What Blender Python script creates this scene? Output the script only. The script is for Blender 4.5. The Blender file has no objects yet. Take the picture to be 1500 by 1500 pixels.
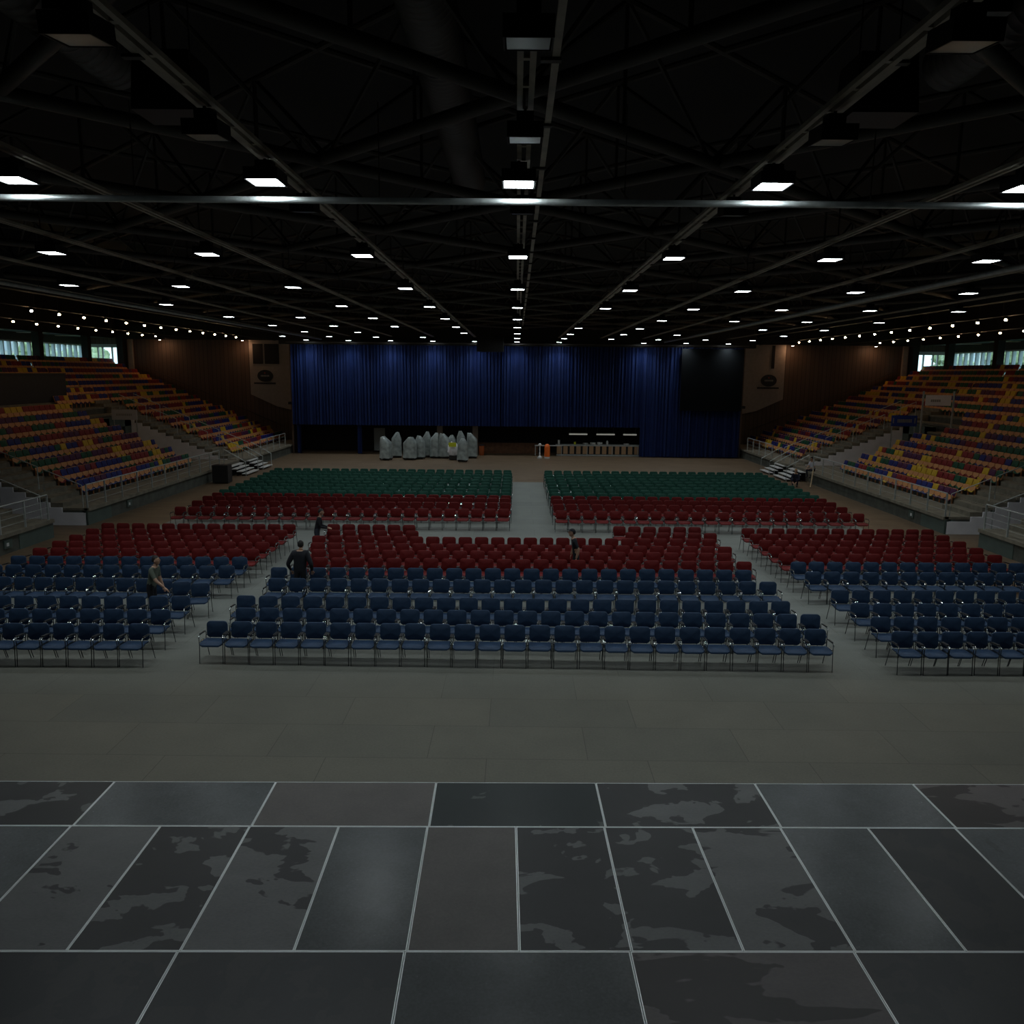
import bpy, bmesh, math, random
from mathutils import Vector, Matrix, noise
random.seed(7)
PI = math.pi
COL = bpy.context.scene.collection
# ---------------------------------------------------------------- materials
def mat(name, color, rough=.6, metal=0., spec=.5, emit=None, estr=0., var=0., vscale=4., bump=0., bscale=30.):
    m = bpy.data.materials.new(name); m.use_nodes = True
    nt = m.node_tree; b = nt.nodes['Principled BSDF']
    b.inputs['Base Color'].default_value = (*color, 1); b.inputs['Roughness'].default_value = rough
    b.inputs['Metallic'].default_value = metal; b.inputs['Specular IOR Level'].default_value = spec
    if emit: b.inputs['Emission Color'].default_value = (*emit, 1); b.inputs['Emission Strength'].default_value = estr
    if var or bump:
        tc = nt.nodes.new('ShaderNodeTexCoord')
        if var:
            n = nt.nodes.new('ShaderNodeTexNoise'); n.inputs['Scale'].default_value = vscale; n.inputs['Detail'].default_value = 6
            nt.links.new(tc.outputs['Object'], n.inputs['Vector'])
            r = nt.nodes.new('ShaderNodeValToRGB'); r.color_ramp.elements[0].position = .3; r.color_ramp.elements[1].position = .7
            r.color_ramp.elements[0].color = (*[c*(1-var) for c in color], 1); r.color_ramp.elements[1].color = (*[min(1, c*(1+var)) for c in color], 1)
            nt.links.new(n.outputs['Fac'], r.inputs['Fac']); nt.links.new(r.outputs['Color'], b.inputs['Base Color'])
        if bump:
            n2 = nt.nodes.new('ShaderNodeTexNoise'); n2.inputs['Scale'].default_value = bscale
            nt.links.new(tc.outputs['Object'], n2.inputs['Vector'])
            bp = nt.nodes.new('ShaderNodeBump'); bp.inputs['Strength'].default_value = bump; bp.inputs['Distance'].default_value = .02
            nt.links.new(n2.outputs['Fac'], bp.inputs['Height']); nt.links.new(bp.outputs['Normal'], b.inputs['Normal'])
    return m

def mat_deck(name, light, dark, thr, scale=1.6, seed=0., rough=.42, stretch=(1, 1, 1)):
    """phenolic deck board: two tones, dry board and damp patches with crisp outlines"""
    m = bpy.data.materials.new(name); m.use_nodes = True; nt = m.node_tree; b = nt.nodes['Principled BSDF']
    N, L = nt.nodes, nt.links
    geo = N.new('ShaderNodeNewGeometry'); mp = N.new('ShaderNodeMapping'); mp.inputs['Location'].default_value = (seed*3.1, seed*1.7, seed)
    mp.inputs['Scale'].default_value = stretch; L.new(geo.outputs['Position'], mp.inputs['Vector'])
    n = N.new('ShaderNodeTexNoise'); n.inputs['Scale'].default_value = scale; n.inputs['Detail'].default_value = 3.5
    n.inputs['Roughness'].default_value = .55; n.inputs['Distortion'].default_value = .35
    L.new(mp.outputs['Vector'], n.inputs['Vector'])
    r = N.new('ShaderNodeValToRGB'); e = r.color_ramp.elements
    e[0].position = thr-.006; e[0].color = (0, 0, 0, 1); e[1].position = thr+.006; e[1].color = (1, 1, 1, 1)
    L.new(n.outputs['Fac'], r.inputs['Fac'])
    f = N.new('ShaderNodeTexNoise'); f.inputs['Scale'].default_value = 40; f.inputs['Detail'].default_value = 5
    L.new(mp.outputs['Vector'], f.inputs['Vector'])
    f2 = N.new('ShaderNodeTexNoise'); f2.inputs['Scale'].default_value = 2.2; f2.inputs['Detail'].default_value = 5
    L.new(mp.outputs['Vector'], f2.inputs['Vector'])
    mx = N.new('ShaderNodeMix'); mx.data_type = 'RGBA'; mx.inputs[6].default_value = (*dark, 1); mx.inputs[7].default_value = (*light, 1)
    L.new(r.outputs['Color'], mx.inputs[0])
    ad = N.new('ShaderNodeMath'); ad.operation = 'ADD'; L.new(f.outputs['Fac'], ad.inputs[0]); L.new(f2.outputs['Fac'], ad.inputs[1])
    mr = N.new('ShaderNodeMapRange'); mr.inputs['From Min'].default_value = .6; mr.inputs['From Max'].default_value = 1.4
    mr.inputs['To Min'].default_value = .78; mr.inputs['To Max'].default_value = 1.22; L.new(ad.outputs[0], mr.inputs['Value'])
    vm = N.new('ShaderNodeVectorMath'); vm.operation = 'SCALE'; L.new(mx.outputs[2], vm.inputs[0]); L.new(mr.outputs[0], vm.inputs['Scale'])
    L.new(vm.outputs[0], b.inputs['Base Color'])
    rr = N.new('ShaderNodeMapRange'); rv = .05 if rough > .33 else .008; rr.inputs['To Min'].default_value = rough-rv; rr.inputs['To Max'].default_value = rough+rv
    L.new(f.outputs['Fac'], rr.inputs['Value']); L.new(rr.outputs[0], b.inputs['Roughness'])
    b.inputs['Specular IOR Level'].default_value = .5
    return m

def mat_floor():
    """hall floor: olive grey cover sheets laid in courses over brown parquet"""
    m = bpy.data.materials.new('hall_floor'); m.use_nodes = True; nt = m.node_tree; b = nt.nodes['Principled BSDF']
    N, L = nt.nodes, nt.links
    tc = N.new('ShaderNodeTexCoord'); mp = N.new('ShaderNodeMapping'); mp.inputs['Location'].default_value = (.45, .02, 0)
    L.new(tc.outputs['Object'], mp.inputs['Vector'])
    br = N.new('ShaderNodeTexBrick'); br.offset = .37
    br.inputs['Scale'].default_value = 1; br.inputs['Brick Width'].default_value = 2.75; br.inputs['Row Height'].default_value = 1.3
    br.inputs['Mortar Size'].default_value = .007; br.inputs['Mortar Smooth'].default_value = .2; br.inputs['Bias'].default_value = 0
    br.inputs['Color1'].default_value = (.106, .104, .082, 1); br.inputs['Color2'].default_value = (.126, .120, .092, 1); br.inputs['Mortar'].default_value = (.06, .056, .042, 1)
    L.new(mp.outputs['Vector'], br.inputs['Vector'])
    # greyer sheets among the chairs
    br2 = N.new('ShaderNodeTexBrick'); br2.offset = .5
    br2.inputs['Scale'].default_value = 1; br2.inputs['Brick Width'].default_value = 2.5; br2.inputs['Row Height'].default_value = 1.25
    br2.inputs['Mortar Size'].default_value = .006; br2.inputs['Color1'].default_value = (.180, .194, .178, 1); br2.inputs['Color2'].default_value = (.206, .220, .200, 1); br2.inputs['Mortar'].default_value = (.12, .125, .105, 1)
    L.new(mp.outputs['Vector'], br2.inputs['Vector'])
    # parquet
    br3 = N.new('ShaderNodeTexBrick'); br3.inputs['Scale'].default_value = 1; br3.inputs['Brick Width'].default_value = 1.2; br3.inputs['Row Height'].default_value = .16
    br3.inputs['Mortar Size'].default_value = .003; br3.inputs['Color1'].default_value = (.125, .082, .048, 1); br3.inputs['Color2'].default_value = (.165, .115, .070, 1); br3.inputs['Mortar'].default_value = (.07, .045, .03, 1)
    L.new(mp.outputs['Vector'], br3.inputs['Vector'])
    sp = N.new('ShaderNodeSeparateXYZ'); L.new(tc.outputs['Object'], sp.inputs[0])
    def lt(sock, v):
        q = N.new('ShaderNodeMath'); q.operation = 'LESS_THAN'; L.new(sock, q.inputs[0]); q.inputs[1].default_value = v; return q.outputs[0]
    ab = N.new('ShaderNodeMath'); ab.operation = 'ABSOLUTE'; L.new(sp.outputs['X'], ab.inputs[0])
    inx = lt(ab.outputs[0], 15.1); iny = lt(sp.outputs['Y'], 48.9); front = lt(sp.outputs['Y'], 20.6)
    ff = N.new('ShaderNodeMapRange'); ff.inputs['From Min'].default_value = 20.5; ff.inputs['From Max'].default_value = 15.5; L.new(sp.outputs['Y'], ff.inputs['Value'])
    mu = N.new('ShaderNodeMath'); mu.operation = 'MULTIPLY'; L.new(inx, mu.inputs[0]); L.new(iny, mu.inputs[1])
    mx0 = N.new('ShaderNodeMath'); mx0.operation = 'MAXIMUM'; L.new(mu.outputs[0], mx0.inputs[0]); L.new(front, mx0.inputs[1])
    a = N.new('ShaderNodeMix'); a.data_type = 'RGBA'; L.new(ff.outputs[0], a.inputs[0]); L.new(br2.outputs['Color'], a.inputs[6]); L.new(br.outputs['Color'], a.inputs[7])
    c = N.new('ShaderNodeMix'); c.data_type = 'RGBA'; L.new(mx0.outputs[0], c.inputs[0]); L.new(br3.outputs['Color'], c.inputs[6]); L.new(a.outputs[2], c.inputs[7])
    n = N.new('ShaderNodeTexNoise'); n.inputs['Scale'].default_value = .9; n.inputs['Detail'].default_value = 8; n.inputs['Roughness'].default_value = .65
    L.new(tc.outputs['Object'], n.inputs['Vector'])
    n2 = N.new('ShaderNodeTexNoise'); n2.inputs['Scale'].default_value = 25; n2.inputs['Detail'].default_value = 4; L.new(tc.outputs['Object'], n2.inputs['Vector'])
    ad = N.new('ShaderNodeMath'); L.new(n.outputs['Fac'], ad.inputs[0]); L.new(n2.outputs['Fac'], ad.inputs[1])
    mr = N.new('ShaderNodeMapRange'); mr.inputs['From Min'].default_value = .6; mr.inputs['From Max'].default_value = 1.4; mr.inputs['To Min'].default_value = .8; mr.inputs['To Max'].default_value = 1.2
    L.new(ad.outputs[0], mr.inputs['Value'])
    vm = N.new('ShaderNodeVectorMath'); vm.operation = 'SCALE'; L.new(c.outputs[2], vm.inputs[0]); L.new(mr.outputs[0], vm.inputs['Scale'])
    L.new(vm.outputs[0], b.inputs['Base Color']); b.inputs['Roughness'].default_value = .48; b.inputs['Specular IOR Level'].default_value = .35
    return m

def mat_planks(name, c1, c2, seam, w, rough=.55):
    m = bpy.data.materials.new(name); m.use_nodes = True; nt = m.node_tree; b = nt.nodes['Principled BSDF']; N, L = nt.nodes, nt.links
    tc = N.new('ShaderNodeTexCoord'); mp = N.new('ShaderNodeMapping'); mp.inputs['Rotation'].default_value = (PI/2, 0, 0)
    L.new(tc.outputs['Object'], mp.inputs['Vector'])
    br = N.new('ShaderNodeTexBrick'); br.offset = 0; br.inputs['Scale'].default_value = 1; br.inputs['Brick Width'].default_value = w; br.inputs['Row Height'].default_value = 12
    br.inputs['Mortar Size'].default_value = w*.06; br.inputs['Color1'].default_value = (*c1, 1); br.inputs['Color2'].default_value = (*c2, 1); br.inputs['Mortar'].default_value = (*seam, 1)
    L.new(mp.outputs['Vector'], br.inputs['Vector']); L.new(br.outputs['Color'], b.inputs['Base Color']); b.inputs['Roughness'].default_value = rough
    return m

def mat_glass(name):
    m = bpy.data.materials.new(name); m.use_nodes = True; nt = m.node_tree; N, L = nt.nodes, nt.links
    N.remove(N['Principled BSDF']); o = N['Material Output']
    t = N.new('ShaderNodeBsdfTransparent'); t.inputs['Color'].default_value = (.86, .93, .92, 1); g = N.new('ShaderNodeBsdfGlossy'); g.inputs['Roughness'].default_value = .05
    mx = N.new('ShaderNodeMixShader'); mx.inputs[0].default_value = .08
    L.new(t.outputs[0], mx.inputs[1]); L.new(g.outputs[0], mx.inputs[2]); L.new(mx.outputs[0], o.inputs['Surface'])
    return m

M = dict(
    floor=mat_floor(),
    black=mat('matt_black', (.012, .012, .012), .7),
    roof=mat('dark_roof_sheet', (.018, .018, .018), .85),
    steel_dark=mat('dark_roof_steel', (.060, .052, .044), .6, var=.2, vscale=2),
    rail_tan=mat('cable_tray_steel', (.42, .38, .31), .5, var=.25, vscale=3),
    duct=mat('spiral_duct', (.11, .10, .097), .45, .3),
    galv=mat('galvanised_steel', (.50, .54, .53), .40, .40, var=.15, vscale=6),
    chrome=mat('chrome', (.62, .66, .66), .22, 1.),
    leg=mat('dark_chair_frame', (.05, .055, .06), .35, .7),
    blackplastic=mat('black_plastic', (.02, .02, .022), .45),
    blue=mat('blue_fabric', (.020, .047, .098), .60, spec=.34, var=.12, vscale=9, bump=.2, bscale=180),
    red=mat('red_fabric', (.140, .008, .0075), .62, spec=.28, var=.12, vscale=9, bump=.2, bscale=180),
    green=mat('green_fabric', (.016, .080, .056), .62, spec=.28, var=.12, vscale=9, bump=.2, bscale=180),
    lampglass=mat('lit_lamp_glass', (.9, .9, .9), .5, emit=(.86, .96, 1.), estr=20.),
    deadglass=mat('unlit_lamp_glass', (.32, .34, .34), .25),
    warm=mat('warm_bulb', (.9, .8, .7), .5, emit=(1., .66, .36), estr=75.),
    warmflood=mat('warm_wall_light', (.9, .8, .7), .5, emit=(1., .55, .30), estr=190.),
    alu=mat('aluminium_edge', (.84, .88, .87), .35, .45),
    concrete=mat('stand_concrete', (.20, .18, .135), .8, var=.25, vscale=3, bump=.2),
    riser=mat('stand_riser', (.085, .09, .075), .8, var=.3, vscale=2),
    podium=mat('podium_green_grey', (.085, .115, .10), .6, var=.15, vscale=1.5),
    podium_dark=mat('podium_dark_green', (.022, .032, .026), .6, var=.3, vscale=2),
    white_wall=mat('white_boarding', (.86, .85, .88), .6, var=.06, vscale=2),
    brownwall=mat_planks('brown_wood_cladding', (.105, .070, .050), (.125, .085, .062), (.05, .033, .024), .35),
    palewall=mat('pale_wall', (.42, .36, .31), .7, var=.08),
    greywall=mat('dark_grey_panel', (.032, .032, .034), .7, var=.15),
    curtain=mat('blue_velvet', (.0065, .020, .098), .75, spec=.3, var=.12, vscale=1.5),
    blackcloth=mat('black_cloth', (.005, .006, .007), .95, spec=.08),
    orange=mat('orange_seat_shell', (.72, .33, .13), .5),
    s_yellow=mat('yellow_seat', (.66, .42, .02), .55), s_red=mat('red_seat', (.24, .012, .012), .6), s_blue=mat('blue_seat', (.012, .02, .17), .6),
    s_green=mat('green_seat', (.006, .085, .04), .6), s_purple=mat('purple_seat', (.085, .012, .065), .6),
    plastic=mat('plastic_sheet', (.30, .34, .33), .28, spec=.8, var=.45, vscale=3, bump=.25, bscale=5),
    tan=mat('tan_counter_panel', (.50, .31, .17), .5), brown=mat('brown_counter', (.16, .07, .03), .5, var=.3),
    white=mat('white_paint', (.65, .66, .65), .45), orange_p=mat('orange_plastic', (.85, .16, .02), .45),
    yellow_p=mat('yellow_card', (.60, .62, .02), .6), bluesign=mat('blue_sign', (.02, .06, .35), .5), greydoor=mat('grey_door', (.20, .22, .22), .5),
    glass=mat_glass('window_glass'), mull=mat('window_mullion', (.48, .55, .62), .5), winwhite=mat('white_window_frame', (.55, .56, .58), .5),
    skin=mat('skin', (.50, .30, .20), .55), hair=mat('dark_hair', (.015, .012, .01), .7), blond=mat('blond_hair', (.38, .22, .10), .7),
    c_black=mat('black_clothes', (.012, .013, .018), .9), c_green=mat('grey_green_shirt', (.11, .13, .10), .9), c_navy=mat('navy_clothes', (.016, .018, .04), .9),
    c_white=mat('white_shirt', (.62, .62, .70), .8), jeans=mat('dark_jeans', (.03, .035, .05), .9), shoe=mat('dark_shoes', (.02, .02, .02), .5),
    wood=mat('pale_timber', (.42, .30, .17), .6), leaf=mat('pale_leaves', (.30, .36, .20), .8, var=.4, vscale=3), bark=mat('bark', (.12, .08, .05), .9),  # leaves in a pale mottled green
    facade=mat('pale_facade', (.62, .62, .56), .8), grass=mat('lawn', (.10, .20, .05), .9, var=.3), slat=mat('pale_ceiling_slat', (.55, .50, .44), .4),
    mark=mat('grey_lettering', (.32, .32, .30), .5), redmark=mat('small_red_emblem', (.30, .05, .04), .5),
)
for c, tint in (('blue', (.35, .55, 1.)), ('red', (1., .30, .28)), ('green', (.35, .9, .7))):
    b = M[c].node_tree.nodes['Principled BSDF']; b.inputs['Sheen Weight'].default_value = .30; b.inputs['Sheen Roughness'].default_value = .35; b.inputs['Sheen Tint'].default_value = (*tint, 1)
# ---------------------------------------------------------------- mesh helpers
class MB:
    def __init__(s): s.v = []; s.f = []; s.m = []
    def add(s, vs, fs, mi=0):
        o = len(s.v); s.v += [tuple(v) for v in vs]; s.f += [tuple(i+o for i in f) for f in fs]; s.m += [mi]*len(fs); return s
    def box(s, x0, y0, z0, x1, y1, z1, mi=0):
        x0, x1 = min(x0, x1), max(x0, x1); y0, y1 = min(y0, y1), max(y0, y1); z0, z1 = min(z0, z1), max(z0, z1)
        v = [(x0, y0, z0), (x1, y0, z0), (x1, y1, z0), (x0, y1, z0), (x0, y0, z1), (x1, y0, z1), (x1, y1, z1), (x0, y1, z1)]
        return s.add(v, [(0, 3, 2, 1), (4, 5, 6, 7), (0, 1, 5, 4), (1, 2, 6, 5), (2, 3, 7, 6), (3, 0, 4, 7)], mi)
    def obox(s, c, size, rot, mi=0):
        hx, hy, hz = [q/2 for q in size]; c = Vector(c)
        v = [c + rot @ Vector(p) for p in [(-hx, -hy, -hz), (hx, -hy, -hz), (hx, hy, -hz), (-hx, hy, -hz), (-hx, -hy, hz), (hx, -hy, hz), (hx, hy, hz), (-hx, hy, hz)]]
        return s.add(v, [(0, 3, 2, 1), (4, 5, 6, 7), (0, 1, 5, 4), (1, 2, 6, 5), (2, 3, 7, 6), (3, 0, 4, 7)], mi)
    def tube(s, pts, r, n=8, mi=0, r2=None):
        pts = [Vector(p) for p in pts]; k = len(pts); rs = [r + (0 if r2 is None else (r2-r)*i/(k-1)) for i in range(k)]
        rings = []
        for i, p in enumerate(pts):
            d = (pts[min(i+1, k-1)]-pts[max(i-1, 0)]).normalized(); up = Vector((0, 0, 1)) if abs(d.z) < .9 else Vector((1, 0, 0))
            a = d.cross(up).normalized(); b = a.cross(d)
            rings.append([p + a*math.cos(2*PI*j/n)*rs[i] + b*math.sin(2*PI*j/n)*rs[i] for j in range(n)])
        v = [q for R in rings for q in R]; f = []
        for i in range(k-1):
            for j in range(n): f.append((i*n+j, i*n+(j+1) % n, (i+1)*n+(j+1) % n, (i+1)*n+j))
        f.append(tuple(range(n))[::-1]); f.append(tuple((k-1)*n+j for j in range(n)))
        return s.add(v, f, mi)
    def lathe(s, c, prof, n=16, mi=0):
        v = [(c[0]+r*math.cos(2*PI*j/n), c[1]+r*math.sin(2*PI*j/n), c[2]+z) for r, z in prof for j in range(n)]; f = []
        for i in range(len(prof)-1):
            for j in range(n): f.append((i*n+j, i*n+(j+1) % n, (i+1)*n+(j+1) % n, (i+1)*n+j))
        f.append(tuple(range(n))[::-1]); f.append(tuple((len(prof)-1)*n+j for j in range(n)))
        return s.add(v, f, mi)
    def ellip(s, c, r, n=14, m=9, mi=0, fn=None, rot=None):
        v = []; f = []
        for i in range(m+1):
            t = PI*i/m
            for j in range(n):
                p = Vector((math.sin(t)*math.cos(2*PI*j/n), math.sin(t)*math.sin(2*PI*j/n), math.cos(t)))
                if fn: p = fn(p)
                p = Vector((p.x*r[0], p.y*r[1], p.z*r[2]))
                if rot: p = rot @ p
                v.append(Vector(c)+p)
        for i in range(m):
            for j in range(n): f.append((i*n+j, (i+1)*n+j, (i+1)*n+(j+1) % n, i*n+(j+1) % n))
        return s.add(v, f, mi)
    def prism(s, poly, a, b, axis, mi=0):
        """extrude a 2-D polygon between a and b along axis 'x','y','z'"""
        def P(u, v, w): return {'x': (w, u, v), 'y': (u, w, v), 'z': (u, v, w)}[axis]
        n = len(poly); v = [P(u, q, a) for u, q in poly]+[P(u, q, b) for u, q in poly]
        f = [tuple(range(n)), tuple(range(2*n-1, n-1, -1))]+[(i, i+n, (i+1) % n+n, (i+1) % n) for i in range(n)]
        return s.add(v, f, mi)
    def mesh(s, name, mats, smooth=False):
        me = bpy.data.meshes.new(name); me.from_pydata(s.v, [], s.f)
        for m in mats: me.materials.append(m)
        if len(mats) > 1: me.polygons.foreach_set('material_index', s.m)
        bm = bmesh.new(); bm.from_mesh(me); bmesh.ops.remove_doubles(bm, verts=bm.verts, dist=1e-5) if smooth else None
        bmesh.ops.recalc_face_normals(bm, faces=bm.faces); bm.to_mesh(me); bm.free()
        if smooth:
            me.polygons.foreach_set('use_smooth', [True]*len(me.polygons)); me.set_sharp_from_angle(angle=math.radians(42))
        me.update(); return me
    def build(s, name, mats, parent=None, loc=(0, 0, 0), smooth=False):
        if not isinstance(mats, (list, tuple)): mats = [mats]
        return link(s.mesh(name, mats, smooth), name, parent, loc)
def link(me, name, parent=None, loc=(0, 0, 0)):
    o = bpy.data.objects.new(name, me); COL.objects.link(o); o.location = loc
    if parent: o.parent = parent
    return o
def tag(o, label=None, cat=None, group=None, kind=None):
    if label: o['label'] = label
    if cat: o['category'] = cat
    if group: o['group'] = group
    if kind: o['kind'] = kind
    return o
def thing(name, label, cat, loc=(0, 0, 0), rz=0, group=None):
    o = bpy.data.objects.new(name, None); COL.objects.link(o); o.location = loc; o.rotation_euler = (0, 0, rz); o.empty_display_size = .2
    return tag(o, label, cat, group)
def dup(root, loc, rz=None, label=None, group=None):
    r = root.copy(); COL.objects.link(r); r.location = loc
    if rz is not None: r.rotation_euler = (0, 0, rz)
    if label: r['label'] = label
    if group: r['group'] = group
    for ch in list(root.children):
        c = ch.copy(); COL.objects.link(c); c.parent = r
        for g in ch.children: d = g.copy(); COL.objects.link(d); d.parent = c
    return r
def struct(name, mb, m, parent=None, loc=(0, 0, 0)): 
    o = mb.build(name, m, parent, loc)
    if not parent: o['kind'] = 'structure'
    return o
def rslab(w, h, t, r, n=5, bulge=.0, inset=.012):
    """rounded rectangle cushion in the XZ plane, thickness along Y; returns verts, faces"""
    out = []
    for cx, cz, a0 in ((w/2-r, h/2-r, 0), (-w/2+r, h/2-r, PI/2), (-w/2+r, -h/2+r, PI), (w/2-r, -h/2+r, 1.5*PI)):
        for i in range(n+1):
            a = a0+PI/2*i/n; out.append((cx+r*math.cos(a), cz+r*math.sin(a)))
    k = len(out); v = []
    for (y, sc) in ((-t/2, 1-inset*2/w*1.6), (-t/2+t*.22, 1), (t/2-t*.22, 1), (t/2, 1-inset*2/w*1.6)):
        v += [(x*sc, y, z*sc) for x, z in out]
    f = []
    for q in range(3):
        for i in range(k): f.append((q*k+i, q*k+(i+1) % k, (q+1)*k+(i+1) % k, (q+1)*k+i))
    v.append((0, -t/2-bulge, 0)); v.append((0, t/2+bulge, 0))
    for i in range(k): f.append((4*k, (i+1) % k, i)); f.append((4*k+1, 3*k+i, 3*k+(i+1) % k))
    return v, f
ORD = 'zeroth first second third fourth fifth sixth seventh eighth ninth tenth eleventh twelfth thirteenth fourteenth fifteenth sixteenth seventeenth eighteenth nineteenth twentieth twenty-first twenty-second twenty-third twenty-fourth twenty-fifth twenty-sixth'.split()

# ---------------------------------------------------------------- setting: hall shell
struct('floor', MB().box(-37.2, -8, -.3, 37.2, 71, 0), M['floor'])
struct('ceiling', MB().box(-37.2, -8, 12.4, 37.2, 71, 12.7), M['roof'])
struct('wall_front', MB().box(-37.2, -8.3, 0, 37.2, -8, 12.7), M['greywall'])
wb = MB()
wb.box(-33.2, 70, 0, 33.2, 70.3, 12.4)
for s in (-1, 1):
    wb.box(s*37.2, 70, 0, s*33.2, 70.3, 6.3); wb.box(s*37.2, 70, 8.62, s*33.2, 70.3, 12.4)
struct('wall_back', wb, M['brownwall'])
for s, nm in ((-1, 'left'), (1, 'right')):
    w = MB(); w.box(s*36.5, -8, 0, s*36.8, 71, 6.3); w.box(s*36.5, -8, 8.55, s*36.8, 71, 12.4); w.box(s*36.5, -8, 6.3, s*36.8, 31, 8.55)
    struct('wall_'+nm, w, M['greywall'])
    g = MB(); g.box(s*34.1, -8, 9.15, s*36.5, 70, 9.3); struct('trim_1' if s < 0 else 'trim_2', g, M['greywall'])
    # dark beam over the brown wall
    g = MB(); g.box(s*18.6, 69.2, 9.05, s*33.4, 70, 12.4); struct('trim_3' if s < 0 else 'trim_4', g, M['black'])
# windows: six bays per side plus the end window
nwin = 0
for s in (-1, 1):
    for b in range(6):
        y0 = 31+b*6.5; y1 = y0+6.5; nwin += 1
        fr = MB(); fr.box(s*36.48, y0, 6.3, s*36.62, y0+.12, 8.55); fr.box(s*36.48, y1-.12, 6.3, s*36.62, y1, 8.55)
        fr.box(s*36.48, y0, 6.3, s*36.62, y1, 6.42); fr.box(s*36.48, y0, 8.45, s*36.62, y1, 8.55)
        for k in range(1, 8):
            yy = y0+k*6.5/8; fr.box(s*36.44, yy-.05, 6.42, s*36.70, yy+.05, 8.45, 0)
        W = struct('window_%d' % nwin, fr, M['mull'])
        MB().box(s*36.57, y0+.1, 6.4, s*36.59, y1-.1, 8.47).build('pane', M['glass'], W)
    nwin += 1
    fr = MB(); x0, x1 = s*36.5, s*33.2
    fr.box(x0, 69.95, 6.3, x0-s*.35, 70.1, 8.62); fr.box(x1, 69.95, 6.3, x1+s*.12, 70.1, 8.62); fr.box(x0, 69.95, 8.35, x1, 70.1, 8.62); fr.box(x0, 69.95, 6.3, x1, 70.1, 6.4)
    for q in (.3, .42, .66, .8): xx = x0+(x1-x0)*q; fr.box(xx-.05, 69.95, 6.3, xx+.05, 70.1, 8.5)
    W = struct('window_%d' % nwin, fr, M['winwhite'])
    MB().box(x0, 70.02, 6.35, x1, 70.04, 8.55).build('pane', M['glass'], W)
    # columns at the top of the stand
    for i, y in enumerate((38.7, 45.3, 51.9, 58.6, 65.2, 69.6)):
        r = .26
        cx = 34.0 if i < 5 else 33.35; c = MB().box(s*cx-r, y-r, 6.62, s*cx+r, y+r, 12.4)
        tag(c.build('column', M['black']), 'dark roof column on top of the %s stand, %s from the far end wall' % ('left' if s < 0 else 'right', ORD[6-i]), 'column', 'roof columns behind the top seats')
    # white strip at the end of the brown wall
    struct('trim_5' if s < 0 else 'trim_6', MB().box(s*32.5, 69.75, 5.5, s*32.9, 70, 9.05), M['palewall'])
    # slats of light ceiling in the gallery
    for k in range(6):
        o = MB().box(s*34.3, 40+k*5, 9.08, s*36.3, 40.35+k*5, 9.13).build('ceiling_slat', M['slat'])
        tag(o, 'pale metal slat under the gallery ceiling of the %s stand, %s from the front' % ('left' if s < 0 else 'right', ORD[k+1]), 'ceiling slat', 'gallery ceiling slats')
# outdoors beyond the glass
struct('trim_7', MB().box(-90, 10, 4.0, -37.5, 130, 4.3).box(37.5, 10, 4.0, 90, 130, 4.3).box(-90, 71, 4.0, 90, 130, 4.3), M['grass'])
def tree(x, y, h, lab):
    t = thing('garden_tree', lab, 'tree', (x, y, 4.3), 0, 'trees outside the windows')
    f = MB()
    for q in range(16):
        a = random.random()*2*PI; rr = random.random()*1.2; z = h*.35+random.random()*h*.6
        def bump(p, q=q): return p*(1+.28*noise.noise(p*2.2+Vector((q, 0, 0))))
        f.ellip((rr*math.cos(a), rr*math.sin(a), z), (.95, .95, .8), 10, 7, 0, bump)
    f.build('crown', M['leaf'], t, smooth=True)
    MB().tube([(0, 0, 0), (.05, 0, h*.3), (0, .05, h*.6)], .16, 8, r2=.08).build('trunk', M['bark'], t)
k = 0
for s in (-1, 1):
    for i, y in enumerate((50, 58, 66, 75, 84, 93)):
        tree(s*(44+1.7*(i % 3)), y, 3.9+.9*(i % 2), 'green garden tree outside the %s windows, %s from the camera' % ('left' if s < 0 else 'right', ORD[i+1]))
    w = thing('garden_building', 'pale building across the lawn outside the %s windows' % ('left' if s < 0 else 'right'), 'building', (s*62, 75, 4.3))
    MB().box(-4, -40, 0, 4, 40, 9).build('wall', M['facade'], w)
    for j in range(14):
        for z in (1, 4.2): MB().box(-s*4.03, -37+j*5.5, z, -s*3.95, -35+j*5.5, z+1.8).build('window', M['mull'], w)
# ---------------------------------------------------------------- stage deck under the camera
DK = [mat_deck('deck_plain_grey', (.098, .106, .106), (.085, .09, .09), .3, seed=1, rough=.27),
      mat_deck('deck_dark_patches', (.114, .117, .114), (.024, .024, .024), .56, 1.7, 2, .40, (.9, 1.3, 1)),
      mat_deck('deck_light_patches', (.122, .124, .120), (.026, .026, .026), .42, 1.5, 3, .42, (.8, 1.4, 1)),
      mat_deck('deck_brown_plain', (.108, .098, .090), (.085, .078, .072), .30, 1.5, 4.3, .5),
      mat_deck('deck_brown_patches', (.104, .090, .086), (.026, .020, .018), .47, 1.3, 5, .46, (.7, 1.4, 1)),
      mat_deck('deck_dark', (.030, .030, .030), (.022, .024, .026), .50, 2.2, 6, .42),
      mat_deck('deck_green_black', (.096, .102, .099), (.016, .023, .023), .62, 1.9, 7, .36)]
ROT = .0165
st_c = Vector((0.05, 9.475, 0))
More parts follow.
